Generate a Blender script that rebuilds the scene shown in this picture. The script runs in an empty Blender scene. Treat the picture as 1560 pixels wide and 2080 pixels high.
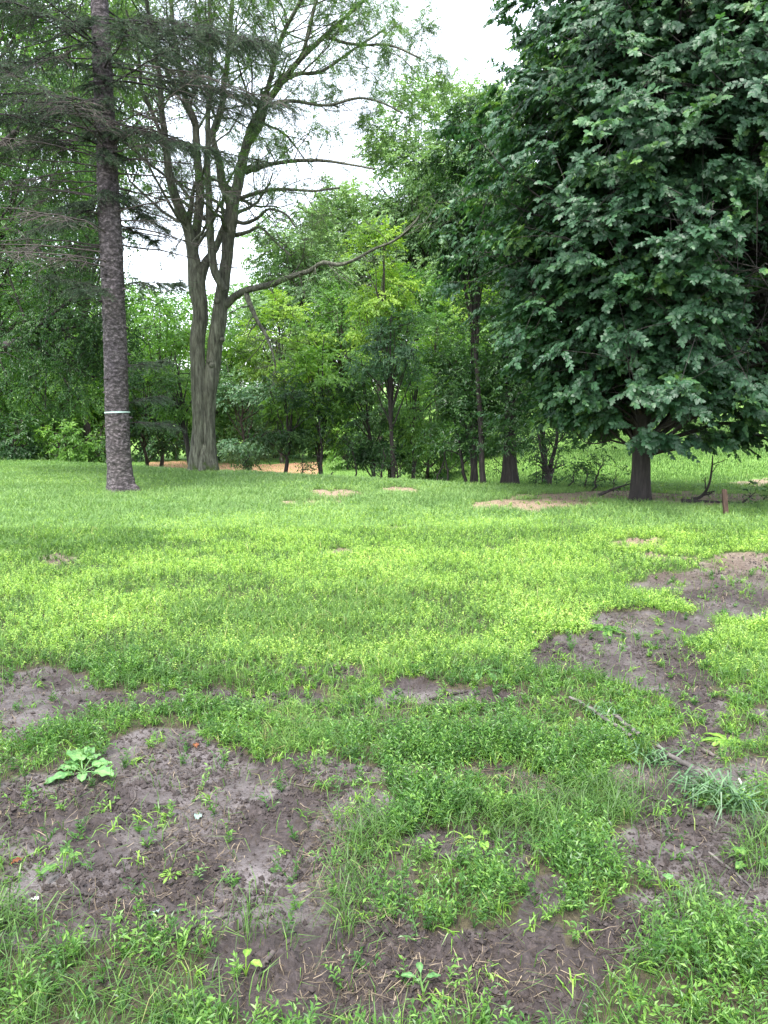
import bpy, math
import numpy as np
from math import radians, sin, cos, tan, pi

# ------------------------------------------------------------------ camera, world, sun
S = bpy.context.scene
COL = S.collection
F = 1517.0; PITCH = radians(8.0); EYE = 1.6
FWD = np.array([0, cos(PITCH), -sin(PITCH)]); UP = np.array([0, sin(PITCH), cos(PITCH)]); RT = np.array([1.0, 0, 0])
cam_d = bpy.data.cameras.new("camera"); cam = bpy.data.objects.new("camera", cam_d); COL.objects.link(cam)
cam_d.sensor_fit = 'VERTICAL'; cam_d.sensor_height = 24.0; cam_d.lens = 24.0 * F / 2080.0
cam_d.clip_start = 0.05; cam_d.clip_end = 900
cam.location = (0, 0, EYE); cam.rotation_euler = (radians(90) - PITCH, 0, 0)
S.camera = cam

SUN_EL, SUN_AZ = radians(62), radians(200)      # azimuth from +Y, clockwise: high, behind and a little left of the camera
w = bpy.data.worlds.new("World"); S.world = w; w.use_nodes = True
nt = w.node_tree; nt.nodes.clear()
sky = nt.nodes.new('ShaderNodeTexSky'); sky.sky_type = 'NISHITA'; sky.sun_disc = False
sky.sun_elevation = SUN_EL; sky.sun_rotation = SUN_AZ; sky.air_density = 1.0; sky.dust_density = 3.0
b1 = nt.nodes.new('ShaderNodeBackground'); b1.inputs[1].default_value = 0.05
b2 = nt.nodes.new('ShaderNodeBackground'); b2.inputs[0].default_value = (0.90, 0.93, 1.0, 1); b2.inputs[1].default_value = 0.52
ad = nt.nodes.new('ShaderNodeAddShader'); wo = nt.nodes.new('ShaderNodeOutputWorld')
nt.links.new(sky.outputs[0], b1.inputs[0]); nt.links.new(b1.outputs[0], ad.inputs[0]); nt.links.new(b2.outputs[0], ad.inputs[1]); nt.links.new(ad.outputs[0], wo.inputs[0])
sun_d = bpy.data.lights.new("sun", 'SUN'); sun_d.energy = 1.5; sun_d.angle = radians(14); sun_d.color = (1.0, 0.97, 0.92)
sun = bpy.data.objects.new("sun", sun_d); COL.objects.link(sun)
sun.rotation_euler = (pi/2 - SUN_EL, 0, pi - SUN_AZ)
sun.location = (0, 0, 40)
S.view_settings.view_transform = 'Standard'; S.view_settings.look = 'None'
S.view_settings.exposure = 2.25; S.view_settings.gamma = 1.0
S.cycles.max_bounces = 8; S.cycles.diffuse_bounces = 4; S.cycles.glossy_bounces = 2
S.cycles.transmission_bounces = 4; S.cycles.transparent_max_bounces = 4
S.cycles.caustics_reflective = False; S.cycles.caustics_refractive = False

# ------------------------------------------------------------------ numeric helpers
def sstep(a, b, x):
    t = np.clip((x - a) / (b - a), 0, 1); return t * t * (3 - 2 * t)
def _h(ix, iy, s):
    n = (ix * 374761393 + iy * 668265263 + s * 974634777) & 0xffffffff
    n = ((n ^ (n >> 13)) * 1274126177) & 0xffffffff
    return ((n ^ (n >> 16)) & 0xffff) / 65535.0
def vnoise(x, y, s=0):
    x = np.asarray(x, float); y = np.asarray(y, float)
    ix = np.floor(x).astype(np.int64); iy = np.floor(y).astype(np.int64)
    fx = x - ix; fy = y - iy; fx = fx*fx*(3-2*fx); fy = fy*fy*(3-2*fy)
    return (_h(ix, iy, s)*(1-fx) + _h(ix+1, iy, s)*fx)*(1-fy) + (_h(ix, iy+1, s)*(1-fx) + _h(ix+1, iy+1, s)*fx)*fy
def fbm(x, y, s=0, o=4):
    v = 0; a = 0.5; t = 0
    for k in range(o):
        v = v + a * vnoise(x * 2**k + 17.3*k, y * 2**k - 9.1*k, s + k); t += a; a *= 0.5
    return v / t
def unit(v):
    v = np.asarray(v, float); return v / np.maximum(np.linalg.norm(v, axis=-1, keepdims=True), 1e-9)

def P(u, v, Y):                                     # point on the sight line of photo pixel (u, v) at distance Y
    d = FWD + (u - 780) / F * RT + (1040 - v) / F * UP
    return np.array([0, 0, EYE]) + d * (Y / d[1])
def proj(x, y, z):
    dz = z - EYE
    f = y * FWD[1] + dz * FWD[2]; f = np.where(f < 0.05, 0.05, f)
    return 780 + F * x / f, 1040 - F * (y * UP[1] + dz * UP[2]) / f

# ------------------------------------------------------------------ ground relief
def base_h(x, y):
    yc = 16.4 - 0.58 * (x - 0.7)
    yc = np.where(x > 4.4, 14.2 - 0.25 * (x - 4.4), yc)
    s = y - yc
    right = sstep(0.5, 6.0, x + 0.05 * (y - 16))
    drop = 1.25 * (1 - right) + 0.5 * right
    h = -drop * sstep(-1.5, 9, s)
    h = h + right * 0.085 * np.maximum(0, y - 21) * sstep(20, 30, y) * (1 - 0.6 * sstep(45, 90, y))
    h = h + (1 - right) * 0.03 * np.maximum(0, y - 46)
    h = h + 0.10 * (fbm(x*0.35, y*0.35, 5, 3) - 0.5) * sstep(2, 8, y)
    return h
BARE = [(380,1570,180,62,1),(150,1650,220,75,1),(300,1720,300,120,1),(560,1690,170,105,1),(420,1840,290,85,1),(140,1850,190,80,.9),(640,1850,110,100,1),
 (620,1990,220,90,1),(800,1970,160,80,.9),(720,2070,260,60,1),(960,1985,230,75,1),(1060,2050,150,60,.9),(1150,2000,120,60,.6),
 (60,1405,110,48,1),(60,1450,130,50,.8),(250,1450,110,24,.65),(40,1500,60,30,.6),
 (1240,1325,150,46,1),(1320,1285,130,40,1),(1490,1215,120,52,1),(1510,1160,100,30,1),(1370,1190,110,20,.9),(1170,1350,90,24,1),
 (1400,1430,70,80,.85),(1400,1530,80,62,.95),(1350,1610,95,72,1),(1400,1700,130,66,1),(1480,1790,150,80,1),(1520,1850,110,66,.9),(1330,1680,60,120,1),(1280,1740,70,66,.9),
 (1500,1690,120,46,1),(1480,1580,110,40,.6),(1300,1390,110,30,.7),(1500,1460,60,60,.35),
 (890,1412,120,26,.9),(980,1425,70,22,.8),(820,1405,60,16,.6),(370,1415,110,22,.5),(650,1375,70,25,.5),(560,1430,90,20,.35),
 (720,1575,230,30,.95),(560,1560,120,30,.8),(1000,1592,170,20,.7),(1120,1625,120,22,.6),(740,1660,60,60,.7),
 (930,1730,90,34,.8),(720,1760,60,50,.85),(1075,1850,42,50,.9),(1290,1900,90,60,.85),(1050,1760,60,60,.4),(1240,1960,60,30,.6),(1080,1930,80,40,.7),
 (1090,1028,125,13,1),(690,1003,66,8,.9),(810,997,42,8,.9),(620,1022,90,7,.6),(1290,1106,70,9,.6),(840,1075,60,6,.4),(1360,1135,70,8,.4),(1000,1120,40,6,.4),
 (1240,1010,190,11,1),(1400,1015,200,14,1),(1540,985,60,12,.6),(700,1125,40,10,.3),(130,1140,50,12,.4)]
def fields(x, y, z=None):
    """bare soil mask (0 growth .. 1 bare) and photo-pixel position of ground points"""
    if z is None: z = base_h(x, y)
    u, v = proj(x, y, z)
    wu = u + 60*(fbm(x*2.2, y*2.2, 11, 3)-.5)*np.clip(4/np.maximum(y,1),.3,2)*1.6
    wv = v + 26*(fbm(x*2.2, y*2.2, 12, 3)-.5)*np.clip(4/np.maximum(y,1),.15,2)*2
    m = np.zeros_like(u)
    for (cu, cv, ru, rv, s) in BARE:
        d = ((wu-cu)/ru)**2 + ((wv-cv)/rv)**2
        m = np.maximum(m, s*(1 - sstep(.30, 1.65, d)))
    n = fbm(x*5, y*5, 21, 5); n9 = fbm(x*1.9, y*1.9, 23, 3)
    m = np.clip(m + (n-.5)*1.9*sstep(.0,.4,m)*(1.2-m)*1.6 + .35*sstep(.56,.68,n9)*sstep(1330,1450,v)*(1-m), 0, 1)
    m = m*(y > 0.9)
    return m, u, v
def H(x, y):
    x = np.asarray(x, float); y = np.asarray(y, float)
    h = base_h(x, y)
    near = 1 - sstep(9, 16, y)
    m, _, _ = fields(x, y, h)
    lum = fbm(x*3.1, y*3.1, 31, 3) - .5
    clod = np.maximum(0, fbm(x*27, y*27, 41, 3) - .50)
    fine = fbm(x*45, y*45, 51, 2) - .5
    pock = np.minimum(0, fbm(x*9, y*9, 61, 2) - .4)
    rough = sstep(.45, .62, fbm(x*2.6, y*2.6, 71, 2))
    return h + near*(0.07*lum + (0.14*clod*(.12+.88*rough) + 0.006*fine + 0.03*pock)*(.35+.65*m) + 0.025*(1-m))
def G(u, v):                                        # where the photo pixel's sight line meets the ground
    d = FWD + (u - 780) / F * RT + (1040 - v) / F * UP
    lo, hi = 0.8, 60.0
    ts = np.linspace(lo, hi, 3000) / d[1]
    pts = np.array([0, 0, EYE]) + ts[:, None] * d
    g = pts[:, 2] - H(pts[:, 0], pts[:, 1])
    k = np.argmax(g < 0) if (g < 0).any() else -1
    p = pts[k]; return np.array([p[0], p[1], float(H(p[0], p[1]))])

# ------------------------------------------------------------------ mesh accumulation
class Geo:
    def __init__(s): s.v = []; s.f = []; s.t = []; s.n = 0
    def add(s, verts, faces, tint=None):
        verts = np.asarray(verts, np.float32).reshape(-1, 3); faces = np.asarray(faces, np.int64)
        s.v.append(verts); s.f.append(faces + s.n)
        s.t.append(np.full(len(faces), .5, np.float32) if tint is None else np.broadcast_to(np.asarray(tint, np.float32), (len(faces),)))
        s.n += len(verts)
    def build(s, name, mat, parent=None, smooth=False, attrs=None, origin=None):
        V = np.concatenate(s.v) if s.v else np.zeros((0,3), np.float32)
        if origin is not None: V = V - np.asarray(origin, np.float32)
        me = bpy.data.meshes.new(name)
        me.vertices.add(len(V)); me.vertices.foreach_set('co', V.ravel())
        loops = np.concatenate([f.ravel() for f in s.f]); cnt = np.concatenate([np.full(len(f), f.shape[1]) for f in s.f])
        starts = np.concatenate([[0], np.cumsum(cnt)[:-1]])
        me.loops.add(len(loops)); me.loops.foreach_set('vertex_index', loops.astype(np.int32))
        me.polygons.add(len(cnt)); me.polygons.foreach_set('loop_start', starts.astype(np.int32))
        me.update(calc_edges=True)
        me.polygons.foreach_set('use_smooth', np.full(len(cnt), smooth, bool))
        a = me.attributes.new('tint', 'FLOAT', 'FACE'); a.data.foreach_set('value', np.concatenate(s.t).astype(np.float32))
        for k, arr in (attrs or {}).items():
            a = me.attributes.new(k, 'FLOAT', 'POINT'); a.data.foreach_set('value', arr.astype(np.float32))
        me.materials.append(mat)
        o = bpy.data.objects.new(name, me); COL.objects.link(o)
        if origin is not None and parent is None: o.location = tuple(float(q) for q in origin)
        if parent is not None: o.parent = parent
        return o
def tag(o, label=None, cat=None, group=None, kind=None):
    for k, q in (('label', label), ('category', cat), ('group', group), ('kind', kind)):
        if q: o[k] = q
    return o
def empty(name, loc, label, cat, group=None):
    o = bpy.data.objects.new(name, None); COL.objects.link(o); o.location = tuple(float(q) for q in loc); o.empty_display_size = .2
    return tag(o, label, cat, group)

def tubes(geo, PL, RL, sides, tint=.5, fur=None):
    """PL (B,n,3) polylines, RL (B,n) radii"""
    PL = np.asarray(PL, float); RL = np.asarray(RL, float)
    if PL.ndim == 2: PL = PL[None]; RL = RL[None]
    B, n, _ = PL.shape
    T = np.gradient(PL, axis=1); T = unit(T)
    ref = np.where(np.abs(T[..., 2:3]) > .85, np.array([1.0, 0, 0]), np.array([0, 0, 1.0]))
    if fur is not None or n > 30: ref = np.broadcast_to(np.array([1.0, .02, 0]), T.shape) if abs(T[0, :, 2]).mean() > .5 else np.broadcast_to(np.array([0, 0, 1.0]), T.shape)
    else: ref = np.broadcast_to(ref[:, :1], T.shape)
    A = unit(np.cross(ref, T)); Bn = np.cross(T, A)
    th = np.arange(sides) * 2 * pi / sides
    R = RL[:, :, None] * np.ones(sides)
    if fur is not None: R = R + fur(PL, th, RL)
    V = PL[:, :, None, :] + R[..., None] * (np.cos(th)[None, None, :, None] * A[:, :, None, :] + np.sin(th)[None, None, :, None] * Bn[:, :, None, :])
    i = np.arange(n - 1)[:, None] * sides; j = np.arange(sides)[None]; jn = (j + 1) % sides
    f = np.stack([i + j, i + jn, i + sides + jn, i + sides + j], -1).reshape(-1, 4)
    fa = (f[None] + (np.arange(B) * n * sides)[:, None, None]).reshape(-1, 4)
    geo.add(V.reshape(-1, 3), fa, tint if np.isscalar(tint) else np.repeat(tint, len(f)))
def smoothline(pts, n):
    """Catmull-Rom through rows (any columns), n samples"""
    p = np.asarray(pts, float); p = np.vstack([2*p[0]-p[1], p, 2*p[-1]-p[-2]])
    m = len(p) - 3; t = np.linspace(0, m - 1e-6, n); k = t.astype(int); f = (t - k)[:, None]
    a, b, c, d = p[k], p[k+1], p[k+2], p[k+3]
    return .5*((2*b) + (-a+c)*f + (2*a-5*b+4*c-d)*f**2 + (-a+3*b-3*c+d)*f**3)

class Lines:                                        # collects thin branches, batched into tubes
    def __init__(s): s.d = {}
    def add(s, pts, r): s.d.setdefault(len(pts), []).append((np.asarray(pts), np.asarray(r)))
    def flush(s, geo, sides=5, tint=.5):
        for n, L in s.d.items():
            tubes(geo, np.stack([a for a, b in L]), np.stack([b for a, b in L]), sides, tint)
        s.d = {}

def walk(rng, p, d, L, n, jit, up=0.0):
    pts = [np.array(p, float)]; d = unit(d); st = L / n
    for k in range(n):
        d = unit(d + rng.normal(0, jit, 3) + np.array([0, 0, up]))
        pts.append(pts[-1] + d * st)
    return np.array(pts), d
def grow(rng, lines, p, d, L, r, lev, twigs, spec):
    n = spec['n'][lev]; pts, dd = walk(rng, p, d, L, n, spec['jit'][lev], spec['up'][lev])
    tip = .35 if lev < len(spec['n'])-1 else .3
    rad = r * np.linspace(1, tip, n+1); lines.add(pts, rad)
    if lev == len(spec['n']) - 1:
        twigs.append((pts[0], pts[-1])); return
    k = spec['kids'][lev]
    for t in np.sort(rng.uniform(spec.get('t0', .25), 1.0, k)):
        i = min(int(t * n), n - 1); q = pts[i] + (pts[i+1]-pts[i]) * (t*n - i)
        ax = unit(pts[i+1]-pts[i]); s = unit(np.cross(ax, rng.normal(0, 1, 3)))
        ang = radians(rng.uniform(*spec['ang']))
        nd = ax*cos(ang) + s*sin(ang)
        nd[2] *= spec.get('flat', 1.0)
        grow(rng, lines, q, nd, L*rng.uniform(*spec['len']), max(r*(1-.65*t)*rng.uniform(.35, .6), .0025), lev+1, twigs, spec)

def leaf_quads(geo, base, ax, nrm, size, wr, tint, curl=.12):
    ax = unit(ax); sd = unit(np.cross(nrm, ax)); nn = np.cross(ax, sd)
    s = np.asarray(size).reshape(-1, 1)
    V = np.stack([base, base + ax*s*.48 + sd*s*wr*.5, base + ax*s - nn*s*curl*2, base + ax*s*.48 - sd*s*wr*.5], 1)
    V[:, 1] += nn*s*curl*.5; V[:, 3] += nn*s*curl*.5
    N = len(base); geo.add(V.reshape(-1, 3), np.arange(N*4).reshape(N, 4), tint)
LOB = np.array([(0,.02),(.34,-.08),(.27,.10),(.52,.34),(.22,.42),(.27,.66),(0,1.0)])
MPL = np.vstack([LOB, (LOB[1:-1] * [-1, 1])[::-1]])
def leaf_maple(geo, base, ax, nrm, size, tint, rng):
    ax = unit(ax); sd = unit(np.cross(nrm, ax)); nn = np.cross(ax, sd); s = np.asarray(size).reshape(-1, 1, 1)
    N = len(base)
    cz = -.55*MPL[:, 0]**2 - .22*MPL[:, 1]**2
    amp = rng.uniform(.4, 1.4, (N, 1, 1))
    V = base[:, None] + s*(MPL[None, :, 0:1]*sd[:, None] + (MPL[None, :, 1:2])*ax[:, None] + amp*cz[None, :, None]*nn[:, None])
    c = base[:, None] + s*(.30*ax[:, None])
    m = len(MPL); V = np.concatenate([V, c], 1)
    i = np.arange(m); f = np.stack([i, (i+1) % m, np.full(m, m)], 1)
    fa = (f[None] + (np.arange(N)*(m+1))[:, None, None]).reshape(-1, 3)
    geo.add(V.reshape(-1, 3), fa, np.repeat(tint, m))
def sprays(geo, rng, o, d, L, n, size, wr=.5, droop=.2, nup=1.0, njit=.45, out=None, kind='quad', spread=.9, tint=None, tj=.22, curl=.12):
    """leaves set alternately along short twigs; o, d (M,3), L (M)"""
    M = len(o); d = unit(d); L = np.asarray(L).reshape(-1, 1, 1)
    t = (np.arange(n)[None] + rng.uniform(0, .8, (M, n))) / n
    pos = o[:, None] + d[:, None]*t[..., None]*L - np.array([0, 0, 1.0])*droop*L*(t**2)[..., None]
    tw = unit(d[:, None] - np.array([0, 0, 1.0])*2*droop*t[..., None])
    sgn = np.where((np.arange(n) % 2)[None] == 0, 1, -1) * np.ones((M, n))
    N0 = np.zeros((M, n, 3)) + np.array([0, 0, nup])
    if out is not None: N0 = N0 + out[:, None]
    nr = unit(N0 + rng.normal(0, njit, (M, n, 3)))
    sd = unit(np.cross(nr, tw))
    ax = unit(tw + sd*sgn[..., None]*spread*rng.uniform(.6, 1.3, (M, n))[..., None] - np.array([0, 0, 1.0])*droop*.5)
    nr = unit(nr - (nr*ax).sum(-1, keepdims=True)*ax)
    T = (rng.uniform(0, 1, M) if tint is None else tint)
    T = np.clip(T[:, None] + rng.normal(0, tj, (M, n)), 0, 1)
    sz = size*rng.uniform(.65, 1.2, (M, n))
    r3 = lambda a: a.reshape(-1, 3)
    if kind == 'maple': leaf_maple(geo, r3(pos), r3(ax), r3(nr), sz.ravel(), T.ravel(), rng)
    else: leaf_quads(geo, r3(pos), r3(ax), r3(nr), sz.ravel(), wr, T.ravel(), curl)

# ------------------------------------------------------------------ materials
def newmat(name):
    m = bpy.data.materials.new(name); m.use_nodes = True; t = m.node_tree; t.nodes.clear(); return m, t
def N(t, typ, **kw):
    n = t.nodes.new(typ)
    for k, q in kw.items(): setattr(n, k, q)
    return n
def ramp(t, src, stops):
    r = N(t, 'ShaderNodeValToRGB'); e = r.color_ramp.elements
    while len(e) < len(stops): e.new(.5)
    for k, (p, c) in enumerate(stops): e[k].position = p; e[k].color = (*c, 1)
    t.links.new(src, r.inputs[0]); return r.outputs[0]
def noise(t, vec, scale, det=4, rough=.55):
    n = N(t, 'ShaderNodeTexNoise'); n.inputs['Scale'].default_value = scale; n.inputs['Detail'].default_value = det; n.inputs['Roughness'].default_value = rough
    if vec is not None: t.links.new(vec, n.inputs['Vector'])
    return n.outputs[0]
def mixc(t, f, a, b, mode='MIX'):
    m = N(t, 'ShaderNodeMix', data_type='RGBA', blend_type=mode)
    for s, q in ((m.inputs[0], f), (m.inputs[6], a), (m.inputs[7], b)):
        if isinstance(q, (int, float)): s.default_value = q
        elif isinstance(q, tuple): s.default_value = (*q, 1)
        else: t.links.new(q, s)
    return m.outputs[2]
def leafmat(name, stops, rough=.42, spec=.5, trans=.32, tcol=1.6, patch=.0):
    m, t = newmat(name)
    a = N(t, 'ShaderNodeAttribute', attribute_name='tint')
    c = ramp(t, a.outputs['Fac'], stops)
    g = N(t, 'ShaderNodeTexCoord')
    if patch:
        n = noise(t, g.outputs['Object'], patch, 2)
        c = mixc(t, ramp(t, n, [(.35, (.0,)*3), (.65, (1,)*3)]), c, mixc(t, .35, c, stops[-1][1]))
    p = N(t, 'ShaderNodeBsdfPrincipled'); t.links.new(c, p.inputs['Base Color'])
    p.inputs['Roughness'].default_value = rough; p.inputs['Specular IOR Level'].default_value = spec
    tr = N(t, 'ShaderNodeBsdfTranslucent')
    t.links.new(mixc(t, 1.0, c, (tcol, tcol*1.05, tcol*.45), 'MULTIPLY'), tr.inputs[0])
    mx = N(t, 'ShaderNodeMixShader'); mx.inputs[0].default_value = trans
    t.links.new(p.outputs[0], mx.inputs[1]); t.links.new(tr.outputs[0], mx.inputs[2])
    o = N(t, 'ShaderNodeOutputMaterial'); t.links.new(mx.outputs[0], o.inputs[0]); return m
def barkmat(name, cols, scale=(9, 9, 1.6), bump=.6, moss=None, dist=.02, rough=.85, nsc=1.0):
    m, t = newmat(name); g = N(t, 'ShaderNodeTexCoord'); mp = N(t, 'ShaderNodeMapping'); mp.inputs['Scale'].default_value = scale
    t.links.new(g.outputs['Object'], mp.inputs[0])
    n1 = noise(t, mp.outputs[0], 2.2*nsc, 6, .65); n2 = noise(t, g.outputs['Object'], 2.3, 4)
    c = ramp(t, n1, [(.32, cols[0]), (.5, cols[1]), (.68, cols[2])])
    c = mixc(t, ramp(t, n2, [(.4, (0,)*3), (.65, (.7,)*3)]), c, mixc(t, 1.0, c, (.75, .72, .8), 'MULTIPLY'))
    if moss:
        sp = N(t, 'ShaderNodeSeparateXYZ'); t.links.new(g.outputs['Object'], sp.inputs[0])
        n3 = noise(t, g.outputs['Object'], 6, 4)
        mm = N(t, 'ShaderNodeMath', operation='MULTIPLY_ADD'); t.links.new(sp.outputs[2], mm.inputs[0]); mm.inputs[1].default_value = -moss[1]; t.links.new(n3, mm.inputs[2])
        c = mixc(t, ramp(t, mm.outputs[0], [(.44, (0,)*3), (.56, (1,)*3)]), c, moss[0])
    p = N(t, 'ShaderNodeBsdfPrincipled'); t.links.new(c, p.inputs['Base Color']); p.inputs['Roughness'].default_value = rough
    b = N(t, 'ShaderNodeBump'); b.inputs['Strength'].default_value = bump; b.inputs['Distance'].default_value = dist
    t.links.new(n1, b.inputs['Height']); t.links.new(b.outputs[0], p.inputs['Normal'])
    o = N(t, 'ShaderNodeOutputMaterial'); t.links.new(p.outputs[0], o.inputs[0]); return m
def plain(name, c1, c2, sc=12, rough=.7, bump=.3):
    m, t = newmat(name); g = N(t, 'ShaderNodeTexCoord'); n = noise(t, g.outputs['Object'], sc, 5)
    a = N(t, 'ShaderNodeAttribute', attribute_name='tint')
    c = mixc(t, .5, ramp(t, n, [(.35, c1), (.65, c2)]), ramp(t, a.outputs['Fac'], [(0, c1), (1, c2)]))
    p = N(t, 'ShaderNodeBsdfPrincipled'); t.links.new(c, p.inputs['Base Color']); p.inputs['Roughness'].default_value = rough
    b = N(t, 'ShaderNodeBump'); b.inputs['Strength'].default_value = bump; b.inputs['Distance'].default_value = .01
    t.links.new(n, b.inputs['Height']); t.links.new(b.outputs[0], p.inputs['Normal'])
    o = N(t, 'ShaderNodeOutputMaterial'); t.links.new(p.outputs[0], o.inputs[0]); return m
def ground_mat():
    m, t = newmat('soil_and_turf'); g = N(t, 'ShaderNodeTexCoord'); oc = g.outputs['Object']
    bare = N(t, 'ShaderNodeAttribute', attribute_name='bare').outputs['Fac']; dry = N(t, 'ShaderNodeAttribute', attribute_name='dry').outputs['Fac']
    n1 = noise(t, oc, 3.5, 6, .6); n2 = noise(t, oc, 40, 5, .7); n3 = noise(t, oc, 1.1, 3); n4 = noise(t, oc, 150, 3, .6)
    rg = N(t, 'ShaderNodeAttribute', attribute_name='rough').outputs['Fac']
    mud = mixc(t, rg, ramp(t, n1, [(.3, (.050, .041, .040)), (.5, (.095, .081, .079)), (.68, (.140, .123, .123))]), ramp(t, n2, [(.3, (.012, .009, .008)), (.5, (.032, .024, .023)), (.7, (.068, .053, .050))]))
    mud = mixc(t, ramp(t, n2, [(.36, (.8,)*3), (.47, (0,)*3)]), mud, (.035, .024, .018))
    tan_ = ramp(t, n2, [(.35, (.16, .11, .07)), (.6, (.36, .27, .19))])
    mud = mixc(t, dry, mud, tan_)
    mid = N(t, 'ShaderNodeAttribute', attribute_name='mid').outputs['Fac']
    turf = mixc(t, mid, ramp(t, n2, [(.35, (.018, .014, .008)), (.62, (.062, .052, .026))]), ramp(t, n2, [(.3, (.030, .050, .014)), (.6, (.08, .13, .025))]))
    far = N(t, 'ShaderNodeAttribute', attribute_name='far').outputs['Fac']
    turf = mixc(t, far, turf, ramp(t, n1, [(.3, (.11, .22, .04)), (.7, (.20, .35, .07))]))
    c = mixc(t, ramp(t, bare, [(.30, (0,)*3), (.5, (1,)*3)]), turf, mud)
    p = N(t, 'ShaderNodeBsdfPrincipled'); t.links.new(c, p.inputs['Base Color'])
    wet = mixc(t, rg, ramp(t, n1, [(.35, (.42,)*3), (.6, (.2,)*3)]), (.8,)*3)
    t.links.new(mixc(t, bare, (.9,)*3, mixc(t, dry, wet, (.9,)*3)), p.inputs['Roughness'])
    ma = N(t, 'ShaderNodeMath', operation='ADD'); t.links.new(n2, ma.inputs[0]); m2 = N(t, 'ShaderNodeMath', operation='MULTIPLY'); t.links.new(n4, m2.inputs[0]); m2.inputs[1].default_value = .35; t.links.new(m2.outputs[0], ma.inputs[1])
    b = N(t, 'ShaderNodeBump'); b.inputs['Strength'].default_value = .9; b.inputs['Distance'].default_value = .010
    t.links.new(ma.outputs[0], b.inputs['Height']); t.links.new(b.outputs[0], p.inputs['Normal'])
    o = N(t, 'ShaderNodeOutputMaterial'); t.links.new(p.outputs[0], o.inputs[0]); return m

LM = {
 'maple': leafmat('maple_leaf', [(0, (.026, .076, .036)), (.55, (.046, .124, .052)), (.85, (.075, .175, .058)), (1, (.13, .25, .06))], .50, .60, .32),
 'maple_backlit': leafmat('maple_leaf_backlit', [(0, (.03, .085, .03)), (.55, (.055, .14, .04)), (.85, (.09, .20, .05)), (1, (.15, .28, .06))], .5, .5, .42),  # brighter, greener maple copy: backlight from the sky painted into the colour
 'mid': leafmat('midgreen_leaf', [(0, (.045, .115, .032)), (.5, (.09, .195, .046)), (1, (.17, .31, .065))], .5, .4, .4),
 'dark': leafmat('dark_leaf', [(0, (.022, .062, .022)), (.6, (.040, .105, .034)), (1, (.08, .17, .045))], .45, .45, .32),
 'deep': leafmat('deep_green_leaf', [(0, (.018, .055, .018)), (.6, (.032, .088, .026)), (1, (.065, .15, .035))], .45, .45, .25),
 'blue': leafmat('bluegreen_leaf', [(0, (.045, .105, .060)), (.5, (.075, .165, .085)), (1, (.13, .24, .115))], .45, .5, .3),
 'yellow': leafmat('yellowgreen_leaf', [(0, (.09, .185, .03)), (.5, (.16, .285, .045)), (1, (.27, .39, .07))], .5, .4, .4),
 'bright': leafmat('bright_leaf', [(0, (.07, .16, .035)), (.5, (.13, .27, .055)), (1, (.22, .39, .08))], .45, .45, .38),
 'pale': leafmat('hazed_pale_leaf', [(0, (.10, .18, .085)), (.5, (.16, .27, .125)), (1, (.25, .37, .165))], .5, .4, .35),  # distance haze put into the leaf colour of the far trees
 'locust': leafmat('locust_leaf', [(0, (.05, .11, .042)), (.5, (.085, .17, .06)), (1, (.15, .25, .085))], .5, .4, .35),
 'needle': leafmat('spruce_needle', [(0, (.032, .065, .038)), (.6, (.065, .12, .066)), (1, (.12, .18, .095))], .6, .3, .12),
 'grass': leafmat('fine_grass_blade', [(0, (.040, .090, .022)), (.5, (.10, .20, .045)), (.9, (.20, .33, .08)), (1, (.34, .33, .14))], .45, .4, .35),
 'bluegrass': leafmat('blue_grass_blade', [(0, (.09, .18, .055)), (.5, (.18, .31, .10)), (1, (.31, .45, .16))], .45, .4, .3),
 'crab': leafmat('crabgrass_blade', [(0, (.065, .155, .025)), (.5, (.14, .29, .04)), (1, (.29, .45, .08))], .42, .5, .35),
 'herb': leafmat('weed_leaf', [(0, (.032, .085, .022)), (.5, (.075, .185, .036)), (1, (.19, .34, .07))], .42, .5, .32),
 'lime': leafmat('lime_weed_leaf', [(0, (.16, .30, .065)), (.5, (.30, .47, .10)), (1, (.52, .66, .17))], .5, .4, .35),
 'straw': leafmat('straw', [(0, (.030, .023, .017)), (.5, (.105, .080, .055)), (1, (.31, .25, .17))], .7, .3, .1),
 'lily': leafmat('strap_leaf', [(0, (.035, .09, .035)), (.5, (.075, .16, .065)), (1, (.16, .26, .13))], .35, .6, .2),
 'broad': leafmat('broad_leaf', [(0, (.06, .16, .05)), (.5, (.105, .25, .08)), (1, (.2, .37, .13))], .45, .5, .25),
 'rust': leafmat('rust_leaf', [(0, (.15, .05, .02)), (1, (.26, .10, .045))], .6, .3, .15),
 'ghost': leafmat('grey_leaf', [(0, (.16, .24, .21)), (1, (.30, .38, .34))], .5, .4, .1),
 'white': leafmat('white_scrap', [(0, (.6, .6, .62)), (1, (.75, .75, .75))], .5, .4, .1),
}
BK = {
 'spruce': barkmat('spruce_bark', [(.018, .015, .014), (.062, .052, .052), (.24, .205, .21)], (1, 1, 1.7), 1.0, None, .04, .85, 14/2.2),
 'locust': barkmat('locust_bark', [(.022, .020, .014), (.090, .094, .066), (.19, .20, .145)], (9, 9, 1.3), .9, ((.045, .075, .012), .45), .03),
 'brown': barkmat('brown_bark', [(.018, .014, .011), (.045, .036, .029), (.085, .07, .055)], (9, 9, 1.6), .6),
 'black': barkmat('dark_wet_bark', [(.012, .010, .009), (.030, .025, .022), (.06, .05, .045)], (9, 9, 1.6), .6),
 'twig': barkmat('dead_twig_bark', [(.035, .028, .025), (.075, .062, .056), (.16, .135, .12)], (3, 3, 3), .3),
 'grey': barkmat('grey_bark', [(.05, .045, .04), (.11, .10, .085), (.19, .175, .15)], (8, 8, 2), .5),
}

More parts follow.
